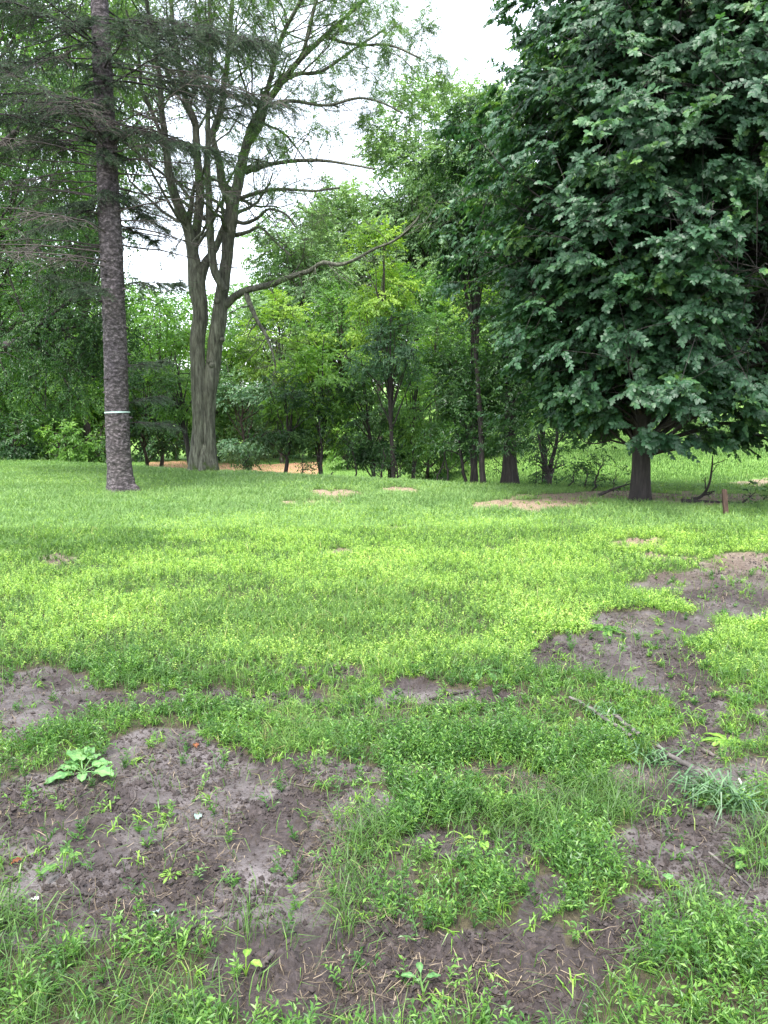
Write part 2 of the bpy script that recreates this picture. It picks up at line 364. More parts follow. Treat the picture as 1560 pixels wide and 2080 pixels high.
# ------------------------------------------------------------------ ground sheet
def axis(fine, step, lo, hi, grow_):
    a = [fine[0]]; x = fine[0]
    while x < fine[1]: x += step; a.append(x)
    s = step
    while x < hi: s *= grow_; x += s; a.append(x)
    b = []; x = fine[0]; s = step
    while x > lo: s *= grow_; x -= s; b.append(x)
    return np.array(b[::-1] + a)
def make_ground():
    ys = axis((1.2, 3.2), .014, -60, 400, 1.011); xs = axis((-1.5, 1.5), .016, -250, 250, 1.016)
    X, Y = np.meshgrid(xs, ys); x = X.ravel(); y = Y.ravel()
    z = H(x, y); m, u, v = fields(x, y)
    w = len(xs); h = len(ys); i = np.arange(h-1)[:, None]*w; j = np.arange(w-1)[None]
    f = np.stack([i+j, i+j+1, i+j+1+w, i+j+w], -1).reshape(-1, 4)
    g = Geo(); g.add(np.stack([x, y, z], 1), f)
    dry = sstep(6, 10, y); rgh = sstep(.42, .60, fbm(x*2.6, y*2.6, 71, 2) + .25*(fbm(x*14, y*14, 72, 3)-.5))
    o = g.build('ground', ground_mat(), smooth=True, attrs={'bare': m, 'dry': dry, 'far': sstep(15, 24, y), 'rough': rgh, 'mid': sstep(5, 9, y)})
    return tag(o, kind='structure')
make_ground()
def make_mulch():
    m = plain('orange_mulch', (.34, .16, .09), (.58, .33, .21), 9, .9, .6)
    g = Geo(); nu, nv = 90, 60
    pts = np.zeros((nv, nu, 3))
    for a in range(nv):
        for b in range(nu):
            s = b/(nu-1); t = a/(nv-1)
            y = 21.5 + t*(16.5 + 1.0*sin(s*7)); xl = -.315*y; xr = -1.55 - 1.9*t + .2*sin(t*9)
            pts[a, b] = (xl + (xr-xl)*s, y, 0)
    pts[..., 2] = base_h(pts[..., 0], pts[..., 1]) + .03 + .05*(fbm(pts[..., 0]*4, pts[..., 1]*4, 3, 3)-.3)
    i = np.arange(nv-1)[:, None]*nu; j = np.arange(nu-1)[None]
    g.add(pts.reshape(-1, 3), np.stack([i+j, i+j+1, i+j+1+nu, i+j+nu], -1).reshape(-1, 4))
    tag(g.build('mulch_path', m, smooth=True), kind='structure')
make_mulch()

# ------------------------------------------------------------------ grass and weeds
def scatter(rng, y0, y1, rho, pad=2.0):
    n = int(rho * (1.15*(y0+y1)/2 + 2*pad) * (y1-y0))
    y = rng.uniform(y0, y1, n); hw = .575*y1 + pad
    x = rng.uniform(-hw, hw, int(n*1.0)); return x, y
def blades(geo, rng, x, y, L, W, lean, tint, curl=.7, seg=2):
    n = len(x); z = H(x, y) - .004
    hd = rng.uniform(0, 2*pi, n); dx = np.cos(hd); dy = np.sin(hd)
    le = lean*rng.uniform(.3, 1.5, n); cu = curl*rng.uniform(.3, 1.4, n)
    b = np.stack([x, y, z], 1); D = np.stack([dx, dy, np.zeros(n)], 1); U = np.array([0, 0, 1.0])
    tw = rng.uniform(-.9, .9, n); Sd = unit(np.stack([-dy*np.cos(tw)+dx*np.sin(tw), dx*np.cos(tw)+dy*np.sin(tw), np.zeros(n)], 1))
    L = L[:, None]; W = W[:, None]
    def at(t):
        a = (le + cu*t)[:, None]*t
        return b + L*(U*t*np.cos(np.clip(a, 0, 2.2)) + D*t*np.sin(np.clip(a, 0, 2.2)))
    lv = [0, .5, 1.0] if seg == 2 else [0, .33, .68, 1.0]
    wd = [.8, 1, 0] if seg == 2 else [.7, 1, .75, 0]
    V = []
    for t, q in zip(lv[:-1], wd[:-1]): V += [at(t) - Sd*W*q*.5, at(t) + Sd*W*q*.5]
    V.append(at(1.0)); V = np.stack(V, 1); k = V.shape[1]
    off = (np.arange(n)*k)[:, None]
    for s in range(seg-1):
        f = off + np.array([2*s, 2*s+1, 2*s+3, 2*s+2])
        fs = f if s == 0 else np.vstack([fs, f])
    ft = off + np.array([2*seg-2, 2*seg-1, 2*seg])
    T = np.clip(tint + rng.normal(0, .22, n), 0, 1)
    nv = geo.n
    geo.add(V.reshape(-1, 3), fs, np.tile(T, seg-1))
    geo.v.append(np.zeros((0, 3), np.float32)); geo.f.append(ft + nv); geo.t.append(T.astype(np.float32))
def ell(u, v, c): return np.exp(-(((u-c[0])/c[2])**2 + ((v-c[1])/c[3])**2))
def kinds(x, y):
    """relative amount of each ground plant at ground points"""
    m, u, v = fields(x, y)
    cov = 1 - sstep(.15, .60, m)
    sparse = .06*(1-cov)
    n1 = fbm(x*.9, y*.9, 81, 3); n2 = fbm(x*1.7+9, y*1.7, 82, 3); n3 = fbm(x*4.5, y*4.5, 83, 3)
    fargrass = 1 - sstep(1015, 1130, v + 70*(n1-.5) - 40*(1-sstep(150, 480, u+200*(n2-.5))))          # fine blue-green turf by the trees
    patch = np.zeros_like(u)
    for c in [(600,1270,220,50),(90,1125,130,28),(420,1260,90,40),(760,1240,110,45),(700,1470,170,55),(620,1530,130,30),(440,1400,90,25),(700,1300,90,25)]:
        patch = np.maximum(patch, ell(u, v, c))
    grass = np.clip(fargrass + patch*1.1 + .22*sstep(.5, .62, n2), 0, 1)
    lime = (1-fargrass)*(1-sstep(1290, 1400, v+60*(n1-.5)))*(1-patch*.8)
    lime *= .35 + .65*sstep(.38, .55, n2)
    crab = sstep(1230, 1420, v + .12*(u-780))*(.35+.65*sstep(.42, .55, n2))
    crab = np.maximum(crab, .9*sstep(1150, 1250, u)*sstep(1150, 1200, v)) * (1-.75*sstep(1600, 1750, v))
    herb = sstep(1200, 1480, v)*(.25+.75*sstep(.45, .55, n3))
    hp = np.zeros_like(u)
    for c in [(820,1650,110,50),(900,1850,140,85),(800,1870,80,70),(1000,1810,70,60),(1180,1830,110,60),(1200,1930,110,60),(1470,2010,170,80),(980,1900,80,50),(900,1700,120,30),(1180,1560,180,40),(300,1390,120,30),(100,1540,90,40),(900,1540,160,50)]:
        hp = np.maximum(hp, ell(u, v, c))
    nb_ = fbm(x*6, y*6, 97, 3); herb = herb*.45 + hp*1.7*(.25+.75*sstep(.38, .54, nb_))*(.35+.65*sstep(.3, .5, n1))
    longg = np.zeros_like(u); grass = np.maximum(grass, .38)
    for c in [(80,2045,180,75),(250,2070,150,45),(50,1945,70,35),(350,2040,50,45),(725,1840,40,70),(1130,1700,90,35),(1250,1680,45,50),(520,1890,40,40),(1180,1640,110,40),(1020,1680,110,30),(760,1730,60,40),(1400,1900,80,60),(1560,1750,60,60),(0,1900,80,40)]:
        longg = np.maximum(longg, ell(u, v, c))
    return m, u, v, cov, sparse, grass, lime, crab, herb, longg, n2
def keep(rng, p): return rng.uniform(0, 1, len(p)) < p
def ground_cover():
    rng = np.random.default_rng(7)
    gg, gb, gc, gh, gl, gs = Geo(), Geo(), Geo(), Geo(), Geo(), Geo()
    bands = [(1.2, 2.4, 1), (2.4, 3.6, 1), (3.6, 5, .8), (5, 7, .55), (7, 10, .36), (10, 14, .24), (14, 20, .15), (20, 28, .06), (28, 40, .025)]
    for (a, b, q) in bands:
        sc = ((a+b)/2/2.6)**.62; sc = max(1, sc)
        # fine and far grass
        x, y = scatter(rng, a, b, 8500*q); m, u, v, cov, sp, grass, lime, crab, herb, longg, n2 = kinds(x, y)
        far = y > 20
        k = keep(rng, np.where(far, cov*.9, np.clip(cov*grass*.95 + sp*.35, 0, 1)))
        xx, yy = x[k], y[k]; fg = ((v[k] < 1085) | (yy > 14)) & ~((yy > 15.5) & (xx > 1.5))
        L = rng.uniform(.05, .12, len(xx))*(1+.35*(yy > 4)); W = .0028*sc*rng.uniform(.7, 1.3, len(xx))
        t = .35 + .5*(n2[k]-.3)
        for sel, gm in ((fg, gb), (~fg, gg)):
            if sel.any(): blades(gm, rng, xx[sel], yy[sel], L[sel], W[sel], .35, t[sel])
        # long grass clumps close by
        if a < 5:
            x, y = scatter(rng, a, b, 9500); r = kinds(x, y); cl = sstep(.40, .60, fbm(x*7, y*7, 91, 2))
            k = keep(rng, np.clip(r[9]*1.2, 0, 1)*(.10+.90*cl)*.75); xx, yy = x[k], y[k]
            blades(gg, rng, xx, yy, rng.uniform(.07, .19, len(xx)), rng.uniform(.0022, .0042, len(xx)), .35, .28 + 0*xx, 1.0, 3)
        # crabgrass: tufts of short arching blades
        if a < 14:
            x, y = scatter(rng, a, b, 620*q**.5); r = kinds(x, y)
            k = keep(rng, np.clip(r[3]*r[7]*(1-.7*r[5]) + r[4]*.5, 0, 1)); xx, yy = x[k], y[k]
            nb = 9; X = np.repeat(xx, nb) + rng.normal(0, .011, len(xx)*nb); Y = np.repeat(yy, nb) + rng.normal(0, .011, len(xx)*nb)
            tt = np.repeat(rng.uniform(.2, .8, len(xx)), nb)
            blades(gc, rng, X, Y, rng.uniform(.035, .085, len(X))*(1+.2*(a > 4)), rng.uniform(.0035, .0062, len(X))*sc**.6, .75, tt, 1.1, 3)
        # herbs: stems with leaf pairs
        if a < 10:
            x, y = scatter(rng, a, b, 1150*q**.7); r = kinds(x, y)
            k = keep(rng, np.clip(r[3]*r[8]*(1-.6*r[5]) + r[4]*.4, 0, 1)); xx, yy = x[k], y[k]; hb = r[8][k]
            n = len(xx); ns = 3; X = np.repeat(xx, ns); Y = np.repeat(yy, ns); Hh = np.repeat(.035+.06*np.clip(hb, 0, 1), ns)*rng.uniform(.6, 1.5, n*ns)*(1+.25*(Y < 3.4))
            o = np.stack([X, Y, H(X, Y)], 1); d = unit(np.stack([rng.normal(0, .45, n*ns), rng.normal(0, .45, n*ns), np.ones(n*ns)], 1))
            tn = np.repeat(rng.uniform(.1, .9, n), ns)
            sprays(gh, rng, o, d, Hh, 9 if a < 4 else 7, .021*sc**.5, .36, 0, 1.0, .35, None, 'quad', 1.3, tn, .15, .1)
            q_ = Geo(); tip = o + d*Hh[:, None]; sd = unit(np.cross(d, rng.normal(0, 1, d.shape)))*.0011*sc
            gh.add(np.stack([o-sd, o+sd, tip+sd*.6, tip-sd*.6], 1).reshape(-1, 3), np.arange(len(o)*4).reshape(-1, 4), .3)
        # lime-green low weeds
        if 3 < a < 20:
            x, y = scatter(rng, a, b, 2700*q**.62); r = kinds(x, y)
            k = keep(rng, np.clip(r[3]*np.clip(r[6], 0, 1) + .16*r[3]*(y > 7)*sstep(.45, .6, fbm(x*.8, y*.8, 44, 3)), 0, 1)); xx, yy = x[k], y[k]; n = len(xx)
            o = np.stack([xx, yy, H(xx, yy)+.005], 1); d = unit(np.stack([rng.normal(0, .55, n), rng.normal(0, .55, n), np.ones(n)], 1))
            Hh = rng.uniform(.03, .085, n)
            sprays(gl, rng, o, d, Hh, 8, .0135*sc**.52, .5, 0, 1.0, .28, None, 'quad', 1.4, .35+.5*(r[10][k]-.3)+rng.normal(0, .12, n), .15, .1)
        # straw and dead thatch
        if a < 20:
            x, y = scatter(rng, a, b, 9000*q); r = kinds(x, y); u, v = r[1], r[2]
            th = .09 + .30*sstep(.52, .62, fbm(x*2.9, y*2.9, 95, 3)) + 1.2*np.maximum(np.maximum(ell(u, v, (700,1740,90,70)), ell(u, v, (1000,1590,200,22))), np.maximum(ell(u, v, (950,2000,300,60))*.55, ell(u, v, (690,1800,70,50))))
            k = keep(rng, np.clip(th*(.12+sstep(.1, .35, r[0])), 0, 1)*.9); xx, yy = x[k], y[k]
            n_ = len(xx); hd = rng.uniform(0, 2*pi, n_); Ls = rng.gamma(2.0, .008, n_)[:, None]+.004; ti = rng.normal(.12, .28, n_)
            D = np.stack([np.cos(hd)*np.cos(ti), np.sin(hd)*np.cos(ti), np.sin(ti)], 1); c0 = np.stack([xx, yy, H(xx, yy)+.004+.010*rng.uniform(0, 1, n_)], 1)
            sd = unit(np.cross(D, [0, 0, 1.0]))*(.0008*sc*rng.uniform(.5, 1.7, n_))[:, None]; bd = unit(np.cross(D, rng.normal(0, 1, D.shape)))*Ls*.15
            V = np.stack([c0-D*Ls-sd, c0-D*Ls+sd, c0+bd-sd, c0+bd+sd, c0+D*Ls-sd*.4, c0+D*Ls+sd*.4], 1); of_ = (np.arange(n_)*6)[:, None]
            gs.add(V.reshape(-1, 3), np.vstack([of_+[0, 1, 3, 2], of_+[2, 3, 5, 4]]), np.tile(np.where(rng.uniform(0, 1, n_) < np.clip(.75-th[k], 0, 1), rng.uniform(0, .2, n_), rng.beta(1.1, 1.3, n_)), 2))
    for g_, nm, mt in ((gg, 'fine_grass', 'grass'), (gb, 'lawn_grass', 'bluegrass'), (gc, 'crabgrass', 'crab'), (gh, 'leafy_weeds', 'herb'), (gl, 'lime_ground_cover', 'lime'), (gs, 'dead_thatch', 'straw')):
        tag(g_.build(nm, LM[mt]), {'fine_grass': 'fine green grass in patches and long tufts on the clearing', 'lawn_grass': 'cool green lawn grass around the tree bases', 'crabgrass': 'pale arching crabgrass tufts between the bare mud',
            'leafy_weeds': 'low leafy green weeds growing in the foreground mud', 'lime_ground_cover': 'bright lime green low weeds across the middle of the clearing', 'dead_thatch': 'brown dead grass straw lying on the mud'}[nm], {'dead_thatch': 'straw', 'leafy_weeds': 'weeds', 'lime_ground_cover': 'weeds'}.get(nm, 'grass'), kind='stuff')
    # soil crumbs
    g = Geo(); oc = np.array([(1,0,0),(-1,0,0),(0,1,0),(0,-1,0),(0,0,1),(0,0,-1)], float)
    of = np.array([(0,2,4),(2,1,4),(1,3,4),(3,0,4),(2,0,5),(1,2,5),(3,1,5),(0,3,5)])
    for (a, b, rho) in ((1.2, 3, 16000), (3, 5, 6500), (5, 9, 1400)):
        x, y = scatter(rng, a, b, rho); m, _, _ = fields(x, y); cl = sstep(.42, .6, fbm(x*4, y*4, 99, 3))
        k = keep(rng, sstep(.2, .5, m)*(.10+.90*cl)); x, y = x[k], y[k]; n = len(x)
        s = rng.exponential(.0030, n)+.0014; s = np.minimum(s, .016)
        V = oc[None]*s[:, None, None]*rng.uniform(.55, 1.3, (n, 6, 1)) + rng.normal(0, .15, (n, 6, 3))*s[:, None, None]
        V = V + np.stack([x, y, H(x, y)+s*.3], 1)[:, None]
        g.add(V.reshape(-1, 3), (of[None]+(np.arange(n)*6)[:, None, None]).reshape(-1, 3), np.repeat(rng.uniform(0, 1, n), 8))
    tag(g.build('soil_crumbs', plain('crumb_soil', (.014, .010, .009), (.060, .046, .042), 60, .75), smooth=False), 'dark crumbs of loose soil scattered over the mud', 'soil', kind='stuff')
ground_cover()

# ------------------------------------------------------------------ trees
def furrow(amp, freq, seed, lobes=0):
    def f(PL, th, RL):
        z = PL[..., 2][..., None]; s = np.cumsum(np.linalg.norm(np.diff(PL, axis=1, prepend=PL[:, :1]), axis=-1), 1)[..., None]
        R = RL[..., None]; a = th[None, None]*freq/(2*pi) + 0*z
        wob = 1.2*fbm(s*1.1, a*.25, seed+3, 2)
        # wrap smoothly by mixing two noises
        n = fbm(a + wob, s*2.4, seed, 3); n2 = fbm(a - freq + wob, s*2.4, seed, 3); t = th[None, None]/(2*pi)
        n = n*(1-t) + n2*t
        out = amp*(np.abs(n-.5)*4 - .6)*np.clip(R/.2, .3, 1.2)
        if lobes: out = out + R*.22*np.cos(lobes*th + 1.0)*np.exp(-np.maximum(z, 0)*2.2)
        return out
    return f

def hero_limbs(spec, Y0, geo, fur_amp, seed, sides=28):
    """spec: list of (points [(u, v, dY, width_px)...]); returns world polylines with radii"""
    out = []
    for k, pts in enumerate(spec):
        w = np.array([np.append(P(u, v, Y0+dy), wd*.5*(Y0+dy)/F) for (u, v, dy, wd) in pts])
        L = np.linalg.norm(np.diff(w[:, :3], axis=0), axis=1).sum()
        n = int(max(10, L/.035)) if w[0, 3] > .05 else int(max(8, L/.12))
        s = smoothline(w, n)
        jt = np.stack([fbm(np.arange(n)*(.045 if w[0, 3] > .05 else .2), np.full(n, k*3.7+c), seed+c, 2)-.5 for c in range(3)], 1)*(.05 if w[0, 3] > .05 else .16)
        jt *= np.clip(np.arange(n)/max(n*.15, 1), 0, 1)[:, None]; s[:, :3] += jt
        big = w[0, 3] > .05
        tubes(geo, s[None, :, :3], s[None, :, 3], sides if big else 8, .5, furrow(fur_amp if big else 0, 16, seed+k) if big else None)
        out.append(s)
    return out

def honey_locust():
    rng = np.random.default_rng(21); Y0 = 18.6
    base = P(419, 957, Y0); base[2] = float(base_h(base[0], Y0)); root = empty('honey_locust_tree', base, 'tall forked tree with grey green furrowed bark and feathery leaves', 'tree')
    g = Geo()
    bz = (base[1]-Y0)
    LIMB = [
     [(400,962,0,46),(402,930,0,40),(405,880,0,36),(405,820,0,35),(404,760,0,33),(402,700,0,33),(408,640,0,34),(402,590,0,38),(398,555,0,36),(392,520,0,27),(384,470,0,24),(364,420,-.3,22),(346,370,-.6,18),(338,310,-.8,16),(330,240,-1,13),(325,160,-1.2,11),(305,60,-1.6,9),(290,-60,-2,7)],
     [(432,962,0,34),(428,930,0,32),(424,880,0,31),(424,820,0,31),(430,760,0,32),(437,700,0,33),(444,650,0,34),(450,600,0,30),(455,560,0,27),(462,510,0,26),(468,460,.1,27),(470,420,.2,28),(484,370,.4,23),(500,300,.5,20),(520,240,.5,18),(555,190,.4,15),(600,130,.2,12),(650,80,0,10),(700,35,-.3,8),(760,-20,-.6,6)],
     [(402,600,0,26),(408,560,0,24),(420,530,.1,19),(440,500,.3,15),(452,470,.5,16),(468,430,.5,16)],
     [(396,545,0,22),(394,500,.1,20),(402,440,.2,20),(408,380,.3,19),(402,320,.4,17),(395,250,.5,15),(378,200,.5,13),(362,120,.5,10),(350,30,.5,9),(345,-60,.5,7)],
     [(456,590,-.3,16),(440,560,-.35,18),(430,520,-.4,18),(427,460,-.4,17),(424,400,-.4,15),(420,340,-.4,14),(422,280,-.3,12),(424,200,-.1,10),(428,100,0,9),(425,0,0,8),(424,-60,0,6)],
     [(470,420,.2,20),(455,380,.3,19),(447,340,.3,17),(436,300,.4,14),(432,270,.5,14),(445,230,.6,12),(455,180,.8,11),(462,110,.9,10),(468,50,.9,9),(475,-40,1,7)],
     [(500,300,.5,15),(530,250,.3,14),(540,200,.1,12),(556,140,-.2,10),(570,80,-.4,9),(600,20,-.7,8),(640,-50,-1,6)],
     [(460,618,0,19),(478,602,-.1,16),(510,588,-.4,14),(550,579,-.7,13),(600,560,-1.1,12),(628,551,-1.5,11),(655,534,-1.9,9),(690,537,-2.1,8),(722,526,-2.3,7),(760,506,-2.6,6),(800,490,-2.9,6),(830,465,-3.1,5),(852,440,-3.3,4)],
     [(500,596,-.3,13),(508,620,-.5,11),(522,650,-.6,9),(540,680,-.7,7),(552,710,-.8,5),(560,745,-.8,4)],
     [(478,450,.2,10),(500,452,0,8),(525,440,-.3,7),(545,425,-.5,6),(580,435,-.8,5),(600,460,-1,4)],
     [(478,478,.2,10),(505,470,0,8),(530,462,-.3,6),(560,490,-.6,5),(590,520,-.8,4)],
     [(484,405,.3,10),(520,392,0,8),(570,383,-.5,7),(640,388,-.9,5),(690,382,-1.2,4)],
     [(500,350,.4,12),(530,338,.1,10),(580,330,-.4,8),(650,325,-.9,7),(710,335,-1.4,5),(760,345,-1.8,4)],
     [(405,440,.2,9),(380,415,.3,7),(360,402,.5,6),(325,400,.8,4)],
     [(415,445,.1,9),(400,430,.1,8),(370,385,.3,6),(350,360,.4,4)],
     [(560,180,.3,10),(600,150,.5,8),(650,145,.8,7),(720,100,1,5),(780,60,1.3,4)],
     [(540,215,.2,10),(590,205,-.3,8),(660,215,-.8,6),(740,200,-1.2,5),(820,230,-1.5,4)],
     [(610,120,.2,8),(630,60,.3,7),(640,0,.4,6),(650,-50,.5,5)],
     [(660,75,0,7),(720,90,-.4,6),(790,90,-.8,5),(860,120,-1.2,4)],
     [(335,290,-.8,9),(310,240,-1,8),(290,180,-1.3,7),(280,100,-1.6,6),(260,20,-1.8,5)],
    ]
    LIMB = [[(a, b, c, d*.9) for a, b, c, d in L] for L in LIMB]; limbs = hero_limbs(LIMB, Y0, g, .024, 300)
    # buttress base
    b = base - [0, 0, .25]
    zz = np.linspace(0, 1.1, 40); pl = np.stack([b[0]+0*zz, np.full(40, Y0)-.02, b[2]+zz], 1)
    tubes(g, pl[None], (.29 - .18*zz**2.2 + .08*np.exp(-zz*5))[None], 56, .5, furrow(.022, 20, 77, 5))
    for (u, v, r) in ((442, 612, .085), (430, 742, .08), (452, 690, .06), (425, 735, .06)):   # burls
        c = P(u, v, Y0-.14); th = np.linspace(0, pi, 9); pl = np.stack([c[0]+0*th, c[1]+0*th, c[2]+r*np.cos(th)], 1)
        tubes(g, pl[None], (r*np.sin(th)+.001)[None], 14, .5, furrow(.008, 9, 5))
    # secondary growth
    lines = Lines(); twigs = []
    spec = dict(n=[6, 5, 4], jit=[.22, .28, .3], up=[.02, -.01, -.06], kids=[4, 4], ang=(30, 70), len=(.4, .65), flat=.8, t0=.2)
    def sprout(s, n, t0, L, vis=True):
        for t in rng.uniform(t0, 1, n):
            i = min(int(t*(len(s)-1)), len(s)-2); ax = unit(s[i+1, :3]-s[i, :3]); sd = unit(np.cross(ax, rng.normal(0, 1, 3)))
            d = unit(ax*.6 + sd*.8 + [0, 0, .05]); LL = L*rng.uniform(.6, 1.3)*(1-.35*t)
            grow(rng, lines, s[i, :3], d, LL, max(s[i, 3]*.35, .009), 0, twigs, spec)
    for k, s in enumerate(limbs):
        if k in (0, 1, 3, 4, 5, 6): sprout(s, 19, .5, 3.1)
        elif k == 7: sprout(s, 10, .3, 1.3)
        elif k == 8: sprout(s, 16, .15, 1.1)
        elif k == 2: pass
        else: sprout(s, 8, .25, 1.9)
    dead = []
    lines.flush(g, 5)
    tr = g.build('trunk', BK['locust'], root, smooth=True, origin=base)
    o = np.array([a for a, b in twigs]); e = np.array([b for a, b in twigs])
    up = rng.uniform(0, 1, len(e)) < np.interp(e[:, 2], [3, 5, 6.5, 8], [.03, .12, .5, 1]); lp = np.concatenate([q[::6, :3] for q in limbs])
    for c_ in range(0, len(o), 500): up[c_:c_+500] &= np.linalg.norm((o[c_:c_+500]+e[c_:c_+500])[:, None]*.5-lp[None], axis=2).min(1) > .42
    o, e = o[up], e[up]
    n = 10; M = len(o); t = rng.uniform(.1, 1.05, (M, n, 1)); q = (o[:, None] + (e-o)[:, None]*t).reshape(-1, 3)
    dd = unit(np.repeat(unit(e-o), n, 0)*.5 + rng.normal(0, .6, (M*n, 3)) + [0, 0, -.15])
    lf = Geo(); sprays(lf, rng, q, dd, rng.uniform(.13, .22, M*n), 12, .05, .34, .35, 1.0, .25, None, 'quad', 1.3, None, .1, .05)
    print('locust twigs', M)
    lf.build('crown', LM['locust'], root, origin=base)
honey_locust()

def spruce():
    rng = np.random.default_rng(31); Y0 = 13.1
    base = G(249, 1001); root = empty('spruce_tree', base, 'straight spruce with scaly purple grey trunk and bare dead lower branches', 'tree')
    Y0 = base[1]
    g = Geo()
    ctr = [(249,1012,62),(249,1000,60),(246,985,54),(243,950,49),(240,900,47),(238,838,46),(234,700,45),(230,600,43),(226,500,43),(220,400,41),(217,300,38),(211,200,36),(206,100,34),(202,0,31),(196,-150,27),(190,-300,22),(182,-500,16),(172,-800,8),(165,-1000,3)]
    w = np.array([np.append(P(u, v, Y0), wd*.5*Y0/F) for u, v, wd in ctr])
    s = smoothline(w, 620)
    def scal(PL, th, RL):
        z = PL[..., 2][..., None]; a = th[None, None]*20/(2*pi)+0*z; t = th[None, None]/(2*pi)
        n = fbm(a, z*15, 5, 3)*(1-t) + fbm(a-20, z*15, 5, 3)*t
        fl = RL[..., None]*.34*np.maximum(0, np.cos(th*4+.6+.5*np.cos(th)))**1.5*np.exp(-np.maximum(z-base[2], 0)*4.5)
        return .04*(n-.5)*np.clip(RL[..., None]/.15, 0, 1) + fl
    tubes(g, s[None, :, :3], s[None, :, 3], 60, .5, scal)
    # branch collars
    for z in np.arange(1.2, 8, .23):
        th = rng.uniform(0, 2*pi); i = np.argmin(abs(s[:, 2]-z)); r = s[i, 3]
        d = np.array([cos(th), sin(th), -.1]); a = s[i, :3]+d*r*.85
        tubes(g, np.stack([a, a+d*.05, a+d*.10])[None], np.array([[.036, .022, .008]]), 8)
    g.build('trunk', BK['spruce'], root, smooth=True, origin=base)
    dead = Geo(); live = Geo(); nd = Geo(); LD = Lines(); LL = Lines()
    nd_o, nd_d, nd_L = [], [], []
    def branch(z, az, L, needles, r=.022, rise=.18, droop=.16, dens=1.0, fans=True):
        i = np.argmin(abs(s[:, 2]-z)); p = s[i, :3].copy(); h = np.array([cos(az), sin(az), 0]); n = 12
        t = np.linspace(0, 1, n+1); bend = rng.normal(0, .12)
        sd = np.array([-h[1], h[0], 0])
        pts = p + h*(t*L)[:, None] + sd*(bend*L*t**2)[:, None] + np.array([0, 0, 1])*(L*(rise*t - droop*2*t**2 + droop*.9*t**3))[:, None]
        pts += np.cumsum(rng.normal(0, .012, pts.shape), 0)
        lin = LL if needles > .5 else LD
        lin.add(pts, r*np.linspace(1, .2, n+1))
        m = int(L*11*dens)
        for tt in rng.uniform(.22, 1, m):
            k = min(int(tt*n), n-1); q = pts[k]+(pts[k+1]-pts[k])*(tt*n-k); ax = unit(pts[k+1]-pts[k])
            sg = rng.choice([-1, 1]); ll = rng.uniform(.3, .95)*(1.15-tt*.75)*min(1, L/3)
            d = unit(ax*.75 + unit(np.cross(ax, [0, 0, 1]))*sg*.8 + rng.normal(0, .12, 3) + [0, 0, -.12])
            tp, _ = walk(rng, q, d, ll, 4, .10, -.03); lin.add(tp, .006*np.linspace(1, .3, 5))
            for t2 in rng.uniform(.2, 1, 4 if needles < .5 else 5):
                k2 = min(int(t2*4), 3); q2 = tp[k2]+(tp[k2+1]-tp[k2])*(t2*4-k2); a2 = unit(tp[k2+1]-tp[k2])
                l2 = rng.uniform(.10, .32); d2 = unit(a2 + unit(np.cross(a2, [0, 0, 1]))*rng.choice([-1, 1])*.8 + rng.normal(0, .2, 3) + [0, 0, -.25])
                lin.add(np.stack([q2, q2+d2*l2*.5, q2+d2*l2+[0, 0, -.02]]), np.array([.0032, .0026, .0014]))
                if rng.uniform() < needles*np.clip(.2+tt*1.3, 0, 1):
                    nd_o.append(q2); nd_d.append(d2); nd_L.append(l2*1.05)
            if rng.uniform() < needles*np.clip(.15+tt*1.2, 0, 1):
                nd_o.append(tp[1]); nd_d.append(unit(tp[-1]-tp[1])); nd_L.append(ll*.8)
    for z in np.arange(4.1, 6.4, .075):                 # dead zone
        branch(z+rng.normal(0, .05), rng.uniform(0, 2*pi), rng.uniform(1.6, 3.4), .02 if rng.uniform() < .7 else .25, .017, rng.uniform(.0, .25), rng.uniform(.08, .2), .5)
    for z in np.arange(6.1, 14.5, .105):                # living zone
        L = rng.uniform(2.0, 3.7)*(1 - max(0, z-9)/9)
        branch(z, rng.uniform(0, 2*pi), L, .95 if z > 6.8 else .6, .022, rng.uniform(.05, .3), rng.uniform(.12, .22), 1.05)
    def aimed(u, v, u2, v2, dY, nl, r=.014, dens=1.0):  # a particular branch seen in the photo
        a = P(u, v, Y0); b_ = P(u2, v2, Y0+dY); az = math.atan2(b_[1]-a[1], b_[0]-a[0]); L = np.linalg.norm((b_-a)[:2])
        branch(a[2], az, L, nl, r, (b_[2]-a[2])/L+.16*.9+.05, .13, 2.4 if nl > .8 else dens)
    for q in [(225,590,100,572,-.6,1),(228,585,350,578,-.3,1),(228,600,150,590,-1.2,1),(235,745,345,733,.3,.95),(238,830,330,812,.6,1),(240,860,345,872,.7,.9),
              (245,455,370,440,-.3,.03),(222,330,20,275,.5,.05),(225,330,430,330,-.5,.05),(222,260,415,220,-.6,.1),(222,300,450,230,-.9,.1),(218,240,30,220,-1,.1),(222,345,10,390,-.8,.05),(222,370,60,420,.4,.1),(225,400,330,470,.8,.9),(240,450,330,500,.9,.9),(222,380,300,460,1.3,.9),
              (215,50,460,80,-1,.6),(215,60,560,120,-1.2,.9),(212,40,600,150,-1.6,.9),(215,130,590,240,-2,.35),(214,90,20,180,-1.5,.5),(218,150,600,235,-1.2,.9),(216,250,430,330,-.9,.85),(214,200,-50,265,-.9,.9),(212,120,-80,150,-1.4,.95),(220,420,60,470,-.7,.85),(222,300,-20,330,.6,.85)]:
        aimed(*q)
